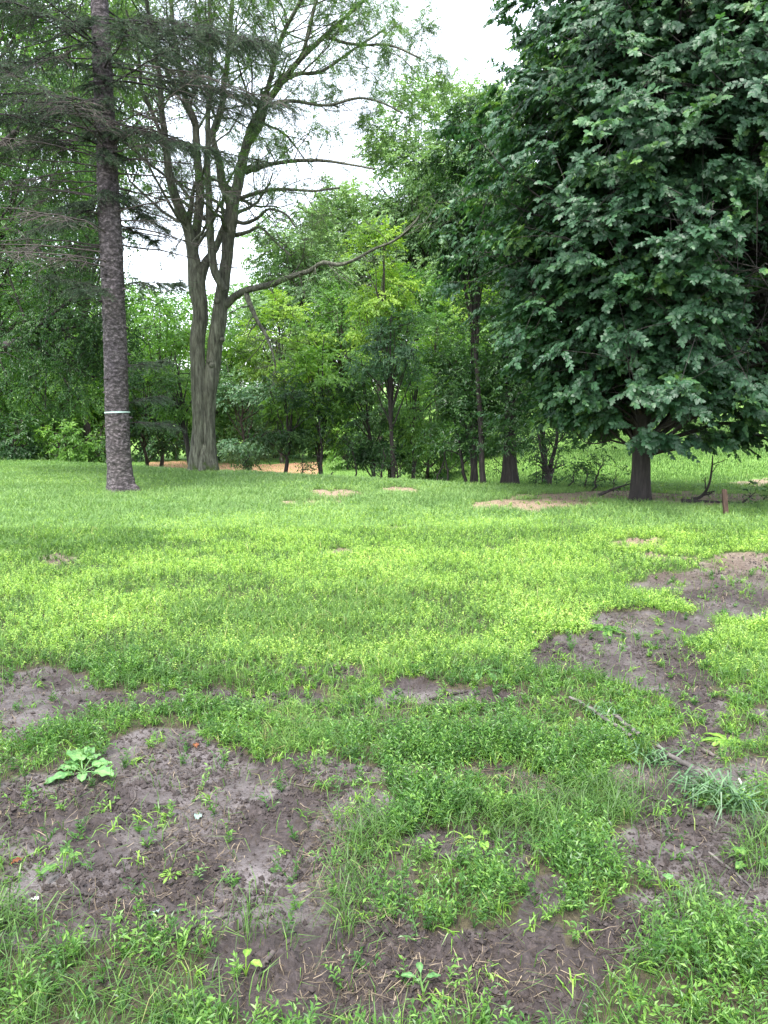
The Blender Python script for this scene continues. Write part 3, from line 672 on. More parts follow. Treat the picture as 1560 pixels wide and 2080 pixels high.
    for k in range(26):                                  # green tufts close to the trunk
        z = rng.choice([rng.uniform(6.05, 7.3), rng.uniform(7.3, 8.4), rng.uniform(4.9, 6.2)], p=[.5, .3, .2]); i = np.argmin(abs(s[:, 2]-z)); az = rng.uniform(pi, 2*pi)
        branch(z, az, rng.uniform(.35, .75), 1, .008, 0, .2, 2.2)
    LD.flush(dead, 4); LL.flush(live, 4)
    dead.build('dead_branches', BK['twig'], root, smooth=True, origin=base)
    live.build('branches', BK['black'], root, smooth=True, origin=base)
    o, d, L = np.array(nd_o), np.array(nd_d), np.array(nd_L); print('needle twigs', len(o))
    for rep in range(2):
        sprays(nd, rng, o, d, L, 15, .036, .16, .1, .5, .9, None, 'quad', .85, None, .12, .05)
    nd.build('needles', LM['needle'], root, origin=base)
    # tape round the trunk
    i = np.argmin(abs(s[:, 2]-P(238, 838, Y0)[2])); c = s[i, :3]; r = s[i, 3]+.013
    th = np.linspace(0, 2*pi, 65)[:-1]; hh = .013; rr = r+.004*np.sin(th*5)
    tg = Geo(); V = []
    for k, (q, dr) in enumerate(((-hh, 0), (hh, 0), (hh, .003), (-hh, .003))):
        V.append(np.stack([c[0]+(rr+dr)*np.cos(th), c[1]+(rr+dr)*np.sin(th), c[2]+q+.010*np.sin(th+2.2)], 1))
    V = np.concatenate(V); m = 64; f = []
    for k in range(4):
        a = np.arange(m); f.append(np.stack([k*m+a, k*m+(a+1) % m, ((k+1) % 4)*m+(a+1) % m, ((k+1) % 4)*m+a], 1))
    tg.add(V, np.concatenate(f))
    kn = c + [-(r)*.9, -.1, 0]
    tag(tg.build('survey_tape', plain('pale_tape', (.42, .58, .53), (.52, .66, .61), 30, .4, .1), origin=c), 'pale mint tape tied round the spruce trunk at chest height', 'tape')
spruce()

def hero_maple(name, base, trunk_pts, label, seed, nb, zr, rprof, leaf=.118, az_rng=(0, 2*pi), mat='maple', trunkmat='black', nleaf=8, ntw=5, skip=None):
    rng = np.random.default_rng(seed); root = empty(name, base, label, 'tree')
    g = Geo(); s = smoothline(np.array(trunk_pts), 260)
    tubes(g, s[None, :, :3], s[None, :, 3], 40, .5, furrow(.014, 14, seed, 4))
    lines = Lines(); O, D, LN, OUT, TT = [], [], [], [], []
    for k in range(nb):
        zt = zr[0] + (zr[1]-zr[0])*((k+rng.uniform())/nb)**.9
        az = rng.uniform(*az_rng) ; h = np.array([cos(az), sin(az), 0])
        R = rprof(zt, az)*rng.uniform(.72, 1.05)*(.88+.24*float(fbm(az*1.3+seed, zt*.7, seed, 2)))
        za = max(zt*.80 - .1, 1.1); i = np.argmin(abs(s[:, 2]-s[0, 2]-za)); p = s[i, :3]
        end = np.array([s[i, 0]*.4+base[0]*.6, s[i, 1]*.4+base[1]*.6, base[2]]) + h*R + [0, 0, max(zt + rng.normal(0, .25), zr[0])]
        n = 10; t = np.linspace(0, 1, n+1)[:, None]
        sag = R*rng.uniform(.02, .26)
        pts = p + (end-p)*t + np.array([0, 0, 1])*sag*(np.sin(pi*t)*(1.15-.6*t)) + np.cumsum(rng.normal(0, .035, (n+1, 3)), 0)*(t > 0)
        lines.add(pts, (.016+.011*R)*np.linspace(1, .15, n+1)**1.1)
        m = int(6+R*2.6)
        for tt in np.concatenate([rng.uniform(.38, 1, m), [1, .93]]):
            j = min(int(tt*n), n-1); q = pts[j]+(pts[j+1]-pts[j])*(tt*n-j)
            off = rng.normal(0, .42, 3)*[1, 1, 1]*(.5+.6*tt); c = q+off; c[2] = max(c[2], base[2]+1.12+.35*max(0, -h[0]))
            lines.add(np.stack([q, (q+c)/2+[0, 0, .03], c]), np.array([.006, .005, .003]))
            if skip is not None and skip(c, rng): continue
            ov = unit(h*.9 + off*.9*[1, 1, 0] + 1e-3); tc = np.clip(.4+rng.normal(0, .24), 0, 1)
            for q_ in range(ntw):
                a = rng.uniform(-1.3, 1.3); d = np.array([ov[0]*cos(a)-ov[1]*sin(a), ov[0]*sin(a)+ov[1]*cos(a), rng.uniform(-.6, .35)])
                O.append(c+rng.normal(0, .05, 3)); D.append(unit(d)); LN.append(rng.uniform(.22, .48)); OUT.append(ov*rng.uniform(.5, 1.5)+rng.normal(0, .35, 3)); TT.append(tc)
    O, D, LN, OUT, TT = map(np.array, (O, D, LN, OUT, TT)); print(name, 'leaves', len(O)*nleaf)
    te = O + D*LN[:, None]*.8 - np.array([0, 0, 1])*.18*LN[:, None]
    for a, b in zip(O[::1], te[::1]): lines.add(np.stack([a, (a+b)/2+[0, 0, .01], b]), np.array([.003, .0025, .0015]))
    lines.flush(g, 5)
    g.build('trunk', BK[trunkmat], root, smooth=True, origin=base)
    lf = Geo(); sprays(lf, rng, O, D, LN, nleaf, leaf, .5, .24, .8, .48, OUT, 'maple', 1.0, TT, .15)
    lf.build('crown', LM[mat], root, origin=base)

mb = G(1300, 1018); print('maple base', mb)
def mp_prof(z, az):
    c = cos(az)        # +1 to the right, -1 to the left
    r = float(np.interp(z, [1.1, 2.0, 3.0, 4.2, 5.5, 7, 8.5, 10, 12.2], [2.1, 2.5, 2.8, 3.05, 3.1, 2.95, 2.55, 2.0, 1.0])) + .55*max(c, 0)
    if z < 3: r += .5*max(c, 0)
    l = float(np.interp(z, [1.1, 1.8, 2.6, 3.5, 4.6, 6.1, 8, 10, 12.2], [1.2, 1.5, 1.9, 2.3, 2.75, 2.55, 1.7, 1.15, .7]))
    k = min(1, max(-c, 0)*1.5)
    r = r*(1-k) + l*k
    return r
hero_maple('maple_tree', mb, [(mb[0], mb[1], mb[2]-.3, .19), (mb[0], mb[1], mb[2], .165), (mb[0]-.01, mb[1], mb[2]+.5, .150), (mb[0]-.05, mb[1], mb[2]+2, .135), (mb[0]-.13, mb[1], mb[2]+4, .115), (mb[0]-.15, mb[1], mb[2]+7, .08), (mb[0]-.1, mb[1], mb[2]+10, .045), (mb[0], mb[1], mb[2]+12.4, .01)],
    'broad dark maple with low leafy skirt and short trunk beside the stake', 41, 330, (1.12, 12.2), mp_prof, leaf=.092, nleaf=11, ntw=6, skip=lambda c, r: abs(proj(c[0], c[1], c[2])[0]-1535) < 34 and 470 < proj(c[0], c[1], c[2])[1] < 760 and r.uniform() < .85)
m2 = np.array([8.3, 13.6, float(H(8.3, 13.6))])
tp = [(m2[0]+.1, m2[1], m2[2]-.3, .33), (m2[0], m2[1], m2[2]+.4, .29)] + [tuple(P(u, v, 13.4))+(wd*.5*13.4/F,) for u, v, wd in ((1565,760,54),(1550,690,52),(1538,600,50),(1535,450,42),(1532,300,36),(1525,200,34),(1500,100,28),(1480,0,22),(1470,-150,16),(1460,-350,8))]
hero_maple('maple_tree', m2, tp, 'dark maple with thick leaning trunk at the right edge of the view', 43, 150, (3.2, 12.5), lambda z, az: 3.4*(1-.5*sstep(7, 13, z)), leaf=.095, mat='maple_backlit', skip=lambda c, r: (c[1] < m2[1]-.8 and c[2] < 6.3 and r.uniform() < .75) or r.uniform() < (.35 if c[2] < 6 else .12))

# ---- trees of the wood edge, each with trunk, boughs and a crown of leaf sprays
def wood_tree(name, label, u, Y, vt, vb, hw, mat, trunk=None, seed=0, cover=3.4, bark='brown', group='trees at the edge of the wood', depth=.8, flat=.55, trunk_w=None, droop=.22, leafk=1.0, boughs=None, openness=.0, xoff=0):
    rng = np.random.default_rng(1000+seed)
    top, bot = P(u, vt, Y), P(u, vb, Y); cz = (top[2]+bot[2])/2; rz = (top[2]-bot[2])/2; rx = hw/F*Y*1.02; ry = rx*depth
    tu, tv = trunk if trunk else (u, None)
    bx = (tu-780)/F*Y*cos(PITCH)*1.0
    bx = P(tu, 950, Y)[0]
    base = np.array([bx, Y, float(base_h(bx, Y))]); ctr = np.array([top[0]*.5+bot[0]*.5, Y, cz])
    root = empty(name, base, label, 'tree', group)
    tr = rx*.030+.035 if trunk_w is None else trunk_w/2
    g = Geo(); topz = cz+rz*.75
    nseg = 14; t = np.linspace(0, 1, nseg); pl = np.stack([base[0]+(ctr[0]-base[0])*t**1.3, np.full(nseg, Y), base[2]-.2+(topz-base[2]+.2)*t], 1)
    pl[:, :2] += np.cumsum(rng.normal(0, .05, (nseg, 2)), 0)*(t > .05)[:, None]*min(1, rx/2)
    tubes(g, pl[None], (tr*(1.0-.85*t)+.25*tr*np.exp(-t*25))[None], 12, .5)
    s = .0050*Y*leafk; A = pi*rx*rz; nl = 8; M = int(cover*2.0*A/(s*s*.42)/nl)
    nb = boughs or int(np.clip(A*1.5, 18, 75))
    # bough centres toward the shell, lumpy outline
    d = unit(rng.normal(0, 1, (nb*3, 3))); lum = .86+.32*fbm(d[:, 0]*2.1+seed, d[:, 2]*2.1+d[:, 1]*1.7, seed, 2)
    rr = rng.uniform(.15, 1, nb*3)**.45*lum; c = d*rr[:, None]
    c = c[:nb]; C = ctr + c*[rx*.88, ry*.88, rz*.90]
    br = np.clip(.30*(rx*rx*rz)**(1/3), .25, 1.5)
    lines = Lines()
    for q in C:
        za = base[2]+(q[2]-base[2])*rng.uniform(.45, .8); k = int(np.clip(np.interp(za, pl[:, 2], np.arange(nseg)), 1, nseg-1)); p = pl[k]
        tt = np.linspace(0, 1, 7)[:, None]; w_ = p+(q-p)*tt+np.array([0, 0, 1])*(np.sin(pi*tt)*.12*np.linalg.norm(q-p))*rng.uniform(-.3, 1)
        w_[1:] += rng.normal(0, .05*br, (6, 3)); lines.add(w_, np.clip(tr*.38, .012, .09)*np.linspace(1, .25, 7))
        for _ in range(3):
            e = q+rng.normal(0, br*.7, 3); lines.add(np.stack([q, (q+e)/2+rng.normal(0, .05, 3), e]), np.array([.012, .009, .004])*max(1, Y/25))
    lines.flush(g, 5)
    g.build('trunk', BK[bark], root, smooth=True, origin=base)
    bi = rng.integers(0, nb, M); sc = rng.uniform(.6, 1.25, nb)
    off = rng.normal(0, 1, (M, 3)); off = off/np.maximum(np.linalg.norm(off, axis=1, keepdims=True), 1e-6)*rng.uniform(0, 1, (M, 1))**.5
    o = C[bi] + off*[br, br, br*flat]*sc[bi][:, None]*1.05
    outv = unit((o-ctr)/[rx, ry, rz]); dd = unit(off*[1, 1, .3]+outv*.6+rng.normal(0, .4, (M, 3))+[0, 0, -.1])
    tnt = np.clip(.5+.22*rng.normal(0, 1, nb)[bi]+.12*rng.normal(0, 1, M), 0, 1)
    lf = Geo(); sprays(lf, rng, o, dd, rng.uniform(2.2, 3.6, M)*s, nl, s, .52, droop, 1.0, .42, outv*.45, 'quad', 1.0, tnt, .14)
    lf.build('crown', LM[mat], root, origin=base)
    return root
W = wood_tree
TREES = [
 ('broadleaf_tree', 'tall mid green tree rising past the top left corner', -40, 24, -330, 640, 250, 'mid', None, 1.9),
 ('broadleaf_tree', 'tall mid green tree behind the upper trunk of the spruce', 180, 29, -260, 500, 170, 'mid', None, 1.7),
 ('broadleaf_tree', 'shaded tree hanging over the lawn at the left edge', -20, 24, 360, 905, 175, 'mid', None, 1.5),
 ('broadleaf_tree', 'green tree filling the gap left of the spruce trunk', 130, 25, 470, 900, 120, 'mid', None, 1.8),
 ('young_tree', 'light green young tree low at the far left', 60, 30, 620, 945, 130, 'bright', None, 3),
 ('young_tree', 'leafy bright tree just left of the spruce base', 165, 32, 650, 940, 100, 'bright', None, 3),
 ('young_tree', 'bright green tree between the spruce and the forked tree', 325, 34, 585, 900, 85, 'bright', None, 3),
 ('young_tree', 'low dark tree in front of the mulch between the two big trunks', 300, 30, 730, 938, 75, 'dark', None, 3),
 ('young_tree', 'slender dark stemmed tree touching the left of the forked trunk', 365, 20.2, 690, 880, 60, 'mid', (386, 950), 1.6),
 ('broadleaf_tree', 'dark tree directly behind the forked trunk', 430, 38, 640, 925, 80, 'mid', None, 3),
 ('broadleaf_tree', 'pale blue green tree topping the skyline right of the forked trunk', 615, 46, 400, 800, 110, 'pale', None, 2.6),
 ('broadleaf_tree', 'rounded yellow green tree under the long low limb', 575, 38, 580, 860, 88, 'yellow', None, 3),
 ('young_tree', 'light green sapling with broad leaves on a thin leaning stem', 645, 24, 655, 900, 88, 'bright', (655, 965), 2.3),
 ('young_tree', 'blue green bushy tree between the forked trunk and the mulch', 500, 27, 745, 948, 80, 'blue', None, 3),
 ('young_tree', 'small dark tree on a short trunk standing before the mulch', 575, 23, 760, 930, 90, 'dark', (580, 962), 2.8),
 ('broadleaf_tree', 'tall narrow yellow green tree in the middle of the skyline', 775, 34, 440, 740, 72, 'yellow', None, 2.4),
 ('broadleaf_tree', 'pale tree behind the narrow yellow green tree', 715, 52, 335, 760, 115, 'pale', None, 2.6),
 ('young_tree', 'thin trunked tree with cool green sprays at the centre', 800, 21, 615, 800, 80, 'blue', (798, 975), 2.0),
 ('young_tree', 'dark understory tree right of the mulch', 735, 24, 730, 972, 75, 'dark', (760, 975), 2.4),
 ('young_tree', 'dark tree on a bent stem just right of centre', 850, 23, 700, 940, 80, 'mid', (845, 975), 2.4),
 ('broadleaf_tree', 'bright yellow green tree poking up left of the big maple', 930, 30, 505, 760, 70, 'yellow', None, 2.4),
 ('broadleaf_tree', 'green tree below the bright yellow green top', 900, 28, 600, 860, 95, 'mid', None, 3),
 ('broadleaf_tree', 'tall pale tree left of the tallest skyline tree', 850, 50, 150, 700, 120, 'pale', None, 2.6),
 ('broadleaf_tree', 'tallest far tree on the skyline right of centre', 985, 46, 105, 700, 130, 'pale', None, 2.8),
 ('broadleaf_tree', 'mid green tall tree rising beside the top of the maple', 1205, 36, -60, 620, 105, 'mid', (1290, 950), 3),
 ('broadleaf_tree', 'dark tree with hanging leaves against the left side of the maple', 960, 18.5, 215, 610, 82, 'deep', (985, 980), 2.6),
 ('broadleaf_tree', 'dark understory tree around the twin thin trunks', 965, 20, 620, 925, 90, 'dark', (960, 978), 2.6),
 ('broadleaf_tree', 'tall bright green tree over the top of the maple', 1230, 22, -220, 330, 150, 'mid', (1302, 950), 2.6),
 ('broadleaf_tree', 'green tree high at the upper right corner', 1500, 24, -350, 420, 230, 'mid', (1760, 950), 1.8),
 ('broadleaf_tree', 'green tree seen through gaps behind the right side of the maple', 1390, 34, 250, 800, 190, 'bright', (1300, 950), 2.4),
 ('broadleaf_tree', 'far tree at the edge of the bright lawn behind the maple', 1230, 48, 500, 790, 150, 'mid', (1296, 950), 3),
 ('broadleaf_tree', 'far tree beyond the lawn at the right edge', 1560, 50, 450, 800, 170, 'mid', (1720, 950), 2.6),
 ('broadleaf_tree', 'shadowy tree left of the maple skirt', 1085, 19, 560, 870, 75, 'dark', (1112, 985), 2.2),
 ('shrub', 'rounded light shrub at the far left end of the lawn crest', -10, 27, 800, 945, 80, 'bright', None, 3),
 ('shrub', 'low mid green shrub between the far left shrub and the spruce', 95, 29, 815, 945, 75, 'mid', None, 3),
 ('shrub', 'bushy shrub whose right side meets the spruce base', 190, 31, 790, 942, 70, 'bright', None, 3),
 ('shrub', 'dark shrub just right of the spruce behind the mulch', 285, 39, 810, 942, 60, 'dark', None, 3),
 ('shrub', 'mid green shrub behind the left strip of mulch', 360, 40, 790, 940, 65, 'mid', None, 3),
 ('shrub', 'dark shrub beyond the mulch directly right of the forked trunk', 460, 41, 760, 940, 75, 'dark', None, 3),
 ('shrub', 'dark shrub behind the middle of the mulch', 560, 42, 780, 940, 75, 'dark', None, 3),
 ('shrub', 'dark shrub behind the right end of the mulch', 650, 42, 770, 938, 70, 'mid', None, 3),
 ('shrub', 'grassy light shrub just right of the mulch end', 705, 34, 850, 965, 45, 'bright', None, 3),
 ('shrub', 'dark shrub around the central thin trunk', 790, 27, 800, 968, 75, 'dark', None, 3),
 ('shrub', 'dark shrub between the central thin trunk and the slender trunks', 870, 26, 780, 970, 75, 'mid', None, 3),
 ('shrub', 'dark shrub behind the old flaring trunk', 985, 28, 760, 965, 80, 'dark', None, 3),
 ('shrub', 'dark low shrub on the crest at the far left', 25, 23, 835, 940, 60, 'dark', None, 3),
 ('shrub', 'low bright shrub on the crest left of the spruce', 135, 23.5, 850, 942, 55, 'bright', None, 3),
 ('shrub', 'small shadowed shrub touching the left of the spruce trunk', 205, 24, 860, 942, 35, 'mid', None, 3),
 ('broadleaf_tree', 'green tree filling the view behind the centre sapling', 700, 40, 560, 860, 110, 'mid', None, 3),
 ('broadleaf_tree', 'green tree behind the slender trunks right of centre', 850, 38, 520, 850, 110, 'mid', None, 3),
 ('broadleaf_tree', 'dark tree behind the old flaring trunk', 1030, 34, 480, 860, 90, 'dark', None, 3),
 ('broadleaf_tree', 'mid green tree just right of the spruce trunk low in the gap', 260, 40, 600, 900, 90, 'mid', None, 3),
 ('broadleaf_tree', 'shaded tree seen low between spruce and left edge', 60, 42, 560, 900, 150, 'mid', None, 3),
]
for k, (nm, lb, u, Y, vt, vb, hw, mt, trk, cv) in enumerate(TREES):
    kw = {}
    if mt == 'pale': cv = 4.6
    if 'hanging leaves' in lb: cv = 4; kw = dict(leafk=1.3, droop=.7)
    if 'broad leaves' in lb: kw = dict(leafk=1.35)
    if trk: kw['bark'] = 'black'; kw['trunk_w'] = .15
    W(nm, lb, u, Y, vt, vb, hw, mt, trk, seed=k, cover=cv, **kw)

# ---- the limbs of the left tree reach in over the lawn
def far_wood():
    rng = np.random.default_rng(5); g = Geo(); M = 42000
    u = rng.uniform(-400, 1900, M); Y = rng.uniform(56, 66, M)
    topv = np.interp(u, [-500, 0, 250, 330, 400, 520, 600, 760, 900, 1000, 2000], [300, 420, 560, 600, 590, 580, 520, 470, 380, 350, 350]) + 50*(fbm(u*.012, 0*u, 3, 3)-.5)
    v = topv + (925-topv)*rng.uniform(0, 1, M)**.9
    o = np.array([P(a, b, c) for a, b, c in zip(u, v, Y)]); s = .30
    dd = unit(rng.normal(0, 1, (M, 3))*[1, 1, .5])
    lum = fbm(u*.02, v*.02, 8, 3); T = np.clip(lum + rng.normal(0, .1, M), 0, 1)
    sprays(g, rng, o, dd, rng.uniform(.7, 1.3, M), 6, s, .55, .2, 1.0, .45, None, 'quad', 1.0, T, .12)
    tag(g.build('far_wood', LM['mid']), 'far wooded belt closing the view behind all the trees', 'wood', kind='stuff')
far_wood()

# ------------------------------------------------------------------ the stake, fallen branches, sticks, plants
def stake():
    b = G(1475, 1050); t_ = P(1471, 994, b[1]); w_ = 9/F*b[1]; m, _ = None, None
    g = Geo(); n = 12; zs = np.linspace(-.25, t_[2]-b[2], n)
    prof = np.array([(-1, -.5), (1, -.5), (1.0, .5), (-1, .5)])*w_*.5
    V = []
    for k, z in enumerate(zs):
        f = 1.0 if k < n-1 else .9
        V.append(np.stack([b[0]+(t_[0]-b[0])*z/zs[-1]+prof[:, 0]*f, b[1]+prof[:, 1]*f*1.4, b[2]+z+0*prof[:, 0]], 1))
    V = np.concatenate(V); f = []
    for k in range(n-1):
        for j in range(4): f.append((k*4+j, k*4+(j+1) % 4, (k+1)*4+(j+1) % 4, (k+1)*4+j))
    f.append(((n-1)*4, (n-1)*4+1, (n-1)*4+2, (n-1)*4+3))
    g.add(V, np.array(f))
    tag(g.build('wooden_stake', barkmat('weathered_wood', [(.03, .018, .013), (.07, .04, .028), (.12, .075, .05)], (20, 20, 3), .4), origin=b), 'short brown wooden stake driven into the grass right of the maple', 'stake')
stake()
def stick(name, pts, w0, w1, label, mat='twig', cat='stick', group='sticks lying on the mud', forks=0, lift=.0, seed=0):
    rng = np.random.default_rng(500+seed)
    w = np.array([G(u, v) for u, v in pts]); n = 14; s = smoothline(w, n)
    d = np.linalg.norm(s[:, :2], axis=1); r = np.linspace(w0, w1, n)*.44/F*d[n//2]
    s[:, 2] = np.convolve(np.pad(H(s[:, 0], s[:, 1]), 2, 'edge'), np.ones(5)/5, 'valid') + r*1.1 + (.03 if 'branch' in name else 0) + lift*np.sin(np.linspace(0, pi, n)); s[:, :2] += rng.normal(0, r.mean()*.5, (n, 2))
    g = Geo(); tubes(g, s[None], r[None], 9)
    L = np.linalg.norm(s[-1]-s[0])
    for k in range(forks):
        i = rng.integers(3, n-2); ax = unit(s[i+1]-s[i]); sd = np.array([-ax[1], ax[0], 0])*rng.choice([-1, 1])
        p, _ = walk(rng, s[i], ax*.7+sd*.7+[0, 0, .12], L*rng.uniform(.12, .25), 4, .15, -.05); tubes(g, p[None], (r[i]*.5*np.linspace(1, .4, 5))[None], 6)
    org = s[0].copy(); tag(g.build(name, BK[mat], smooth=True, origin=org), label, cat, group)
FB = 'pieces of the broken fallen branch'
STK = [
 ('fallen_branch', [(1155,1430),(1195,1455),(1232,1480),(1282,1512)], 7, 9, 'long thin grey branch piece, uppermost of the broken fallen branch', 'grey', 1, FB),
 ('fallen_branch', [(1247,1470),(1270,1490),(1298,1512)], 8, 11, 'short grey branch piece lying right beside the uppermost branch piece', 'grey', 0, FB),
 ('fallen_branch', [(1333,1536),(1380,1563),(1412,1585),(1470,1618)], 10, 17, 'thickest grey branch piece ending in the strap leaved clump', 'grey', 0, FB),
 ('stick', [(1425,1527),(1447,1537),(1470,1546)], 9, 7, 'short brown stick right of the thickest branch piece', 'twig', 0, None),
 ('stick', [(1438,1735),(1490,1777),(1535,1815)], 7, 5, 'pale straight stick in the mud at lower right', 'grey', 0, None),
 ('stick', [(1140,1655),(1180,1690),(1202,1712),(1212,1738)], 4, 4, 'thin curved dark twig among long grass right of centre', 'black', 0, None),
 ('stick', [(296,1970),(325,1918),(400,1880),(468,1868)], 5, 5, 'long curved dark stick on the mud in the lower left', 'black', 1, None),
 ('stick', [(303,1887),(335,1868),(372,1857)], 4, 4, 'short dark twig just above the long curved stick', 'black', 0, None),
 ('stick', [(188,1955),(235,1965),(285,1982)], 7, 4, 'dark twig half in the long grass at lower left', 'black', 0, None),
 ('stick', [(250,1655),(270,1632),(275,1618),(271,1604)], 4, 3, 'crooked twig on the smooth mud below the burdock', 'twig', 0, None),
 ('stick', [(296,1635),(325,1637),(350,1638)], 5, 3, 'small straight dark twig beside the crooked twig', 'black', 1, None),
 ('stick', [(874,1424),(910,1415),(952,1408)], 7, 5, 'brown stick on the bare patch in the middle of the weeds', 'black', 0, None),
 ('stick', [(120,1832),(160,1826),(190,1823)], 9, 7, 'thick black stick on the mud near the left edge', 'black', 0, None),
 ('stick', [(527,1998),(540,1965),(552,1948)], 10, 13, 'chunk of torn wood on the mud near the bottom', 'twig', 1, None),
 ('stick', [(560,1590),(640,1598),(705,1570)], 4, 3, 'thin twig along the top edge of the left mud patch', 'twig', 0, None),
 ('stick', [(1250,1932),(1285,1928),(1300,1942)], 6, 9, 'small pale stub of wood in weeds at lower right', 'grey', 0, None),
 ('stick', [(415,2000),(440,1988),(452,1978)], 5, 4, 'pale splinter beside the chunk of torn wood', 'straw' if False else 'twig', 0, None),
]
for k, (nm, pts, a, b, lb, mt, fk, gr) in enumerate(STK): stick(nm, pts, a, b, lb, mt, 'branch' if nm == 'fallen_branch' else 'stick', gr or 'sticks lying on the mud', fk, 0, k)

def brush(name, pts, label, seed, w0=8, leafy=.0, lift=0.1, group='fallen branches behind the crest', Yb=None):
    """dead branch lying or leaning behind the crest; pts (u, v, Y)"""
    rng = np.random.default_rng(700+seed); w = np.array([P(u, v, Y) for u, v, Y in pts]); n = 16; s = smoothline(w, n)
    r = np.linspace(w0, 2, n)*.5/F*s[:, 1]; lines = Lines(); lines.add(s, r); tw = []
    spec = dict(n=[5, 4], jit=[.18, .2], up=[0, -.02], kids=[3], ang=(25, 60), len=(.4, .6), t0=.3)
    L = np.linalg.norm(s[-1]-s[0])
    for i in rng.integers(4, n-1, 6):
        ax = unit(s[i+1 if i < n-1 else i]-s[i-1]); sd = unit(np.cross(ax, rng.normal(0, 1, 3))); grow(rng, lines, s[i], ax*.7+sd*.6, L*rng.uniform(.15, .35), r[i]*.6, 0, tw, spec)
    g = Geo(); lines.flush(g, 6); root = empty(name, s[0], label, 'branch', group)
    g.build('wood', BK['black'], root, smooth=True, origin=s[0])
    if leafy:
        o = np.array([b for a, b in tw]); lf = Geo(); sprays(lf, rng, o, rng.normal(0, 1, o.shape), np.full(len(o), .3), 5, .10, .6, .3); lf.build('leaves', LM['dark'], root, origin=s[0])
brush('fallen_branch', [(1215,1006,13.2),(1250,992,13.1),(1282,982,13.0)], 'curved dead branch leaning against the left of the maple trunk', 1)
brush('fallen_branch', [(1405,1014,12.7),(1425,1008,12.6),(1440,985,12.4),(1446,950,12.2),(1448,925,12)], 'dead forked branch rising between the maple trunk and the stake', 2)
brush('fallen_branch', [(1385,1018,12.4),(1450,1021,12.35),(1520,1023,12.2),(1590,1027,12.0)], 'leafy broken bough lying on the ground behind the stake', 3, 12, 1)
brush('fallen_branch', [(660,972,19.5),(672,968,19.3),(684,972,19)], 'small black arched root or branch at the crest right of the mulch', 4, 12)
# dark twin stems and saplings at the crest
def sapling(u, v, Y, topu, topv, wpx, label, seed, leafy=1.0, mat='dark', group='thin saplings in front of the wood', side=6):
    rng = np.random.default_rng(800+seed); b = P(u, v, Y); b[2] = min(b[2], float(base_h(b[0], b[1]))) - .05; t_ = P(topu, topv, Y)
    n = 12; tt = np.linspace(0, 1, n)[:, None]; s = b+(t_-b)*tt+np.cumsum(rng.normal(0, .025, (n, 3)), 0)*(tt > 0)
    r = np.linspace(wpx, wpx*.3, n)*.5/F*Y; lines = Lines(); lines.add(s, r); tw = []
    spec = dict(n=[5, 4], jit=[.15, .2], up=[.04, 0], kids=[4], ang=(30, 60), len=(.4, .65), t0=.3)
    L = np.linalg.norm(s[-1]-s[0])
    for i in rng.integers(3, n, side):
        i = min(i, n-2); ax = unit(s[i+1]-s[i]); sd = unit(np.cross(ax, rng.normal(0, 1, 3))); grow(rng, lines, s[i], ax*.5+sd*.8, L*rng.uniform(.2, .4), r[i]*.5, 0, tw, spec)
    g = Geo(); lines.flush(g, 7); root = empty('sapling', b, label, 'sapling', group); g.build('stem', BK['black'], root, smooth=True, origin=b)
    if leafy:
        o = np.array([q for p, q in tw]); o = np.repeat(o, 2, 0); o = o[rng.uniform(0, 1, len(o)) < leafy]
        lf = Geo(); sprays(lf, rng, o, rng.normal(0, 1, o.shape)*[1, 1, .4], np.full(len(o), .3), 7, .075, .5, .25); lf.build('crown', LM[mat], root, origin=b)
SP = [
 (1118,998,17,1090,880,13,'dark curved stem left of the maple, thickest sapling',1,.9),
 (1112,998,17.2,1122,860,14,'straight dark stem beside the thick curved one',2,.9),
 (1093,996,17,1100,950,4,'bare little stem left of the curved stem',3,.4),
 (1145,1000,16,1150,940,4,'thin sapling just right of the straight dark stem',4,.9),
 (1186,1004,15.6,1190,940,6,'thin sapling midway between curved stem and maple trunk',5,.8),
 (1198,1006,15.4,1216,930,5,'leaning thin sapling left of the maple trunk',6,.3),
 (1244,1008,15,1252,960,3,'slimmest sapling beside the maple trunk',7,.2),
 (953,978,20,935,800,8,'left stem of the slender trunks right of centre',8,.9),
 (966,978,19.8,958,660,11,'brown straight trunk right of centre',9,.9),
 (775,975,21,778,905,6,'short leafy sapling left of the central thin trunk',10,1),
 (815,976,21,800,900,5,'short leafy sapling right of the central thin trunk',11,1),
 (880,978,20.5,895,900,5,'bushy sapling right of the bent stem',12,1),
 (912,980,20,905,890,5,'bushy sapling left of the slender trunks',13,1),
 (612,968,21,610,925,4,'dark leafy seedling in front of the mulch',14,.8),
 (485,960,21,500,925,5,'dark leafy sprout right of the forked trunk in front of the mulch',15,1),
 (655,968,22,650,860,7,'dark stem at the right side of the mulch',16,.6),
 (1025,985,19.5,1035,900,5,'twiggy sapling right of the old stump like trunk',17,.6),
 (720,974,21.5,715,900,5,'leafy sapling by the right end of the mulch',18,1),
]
for q in SP: sapling(*q)
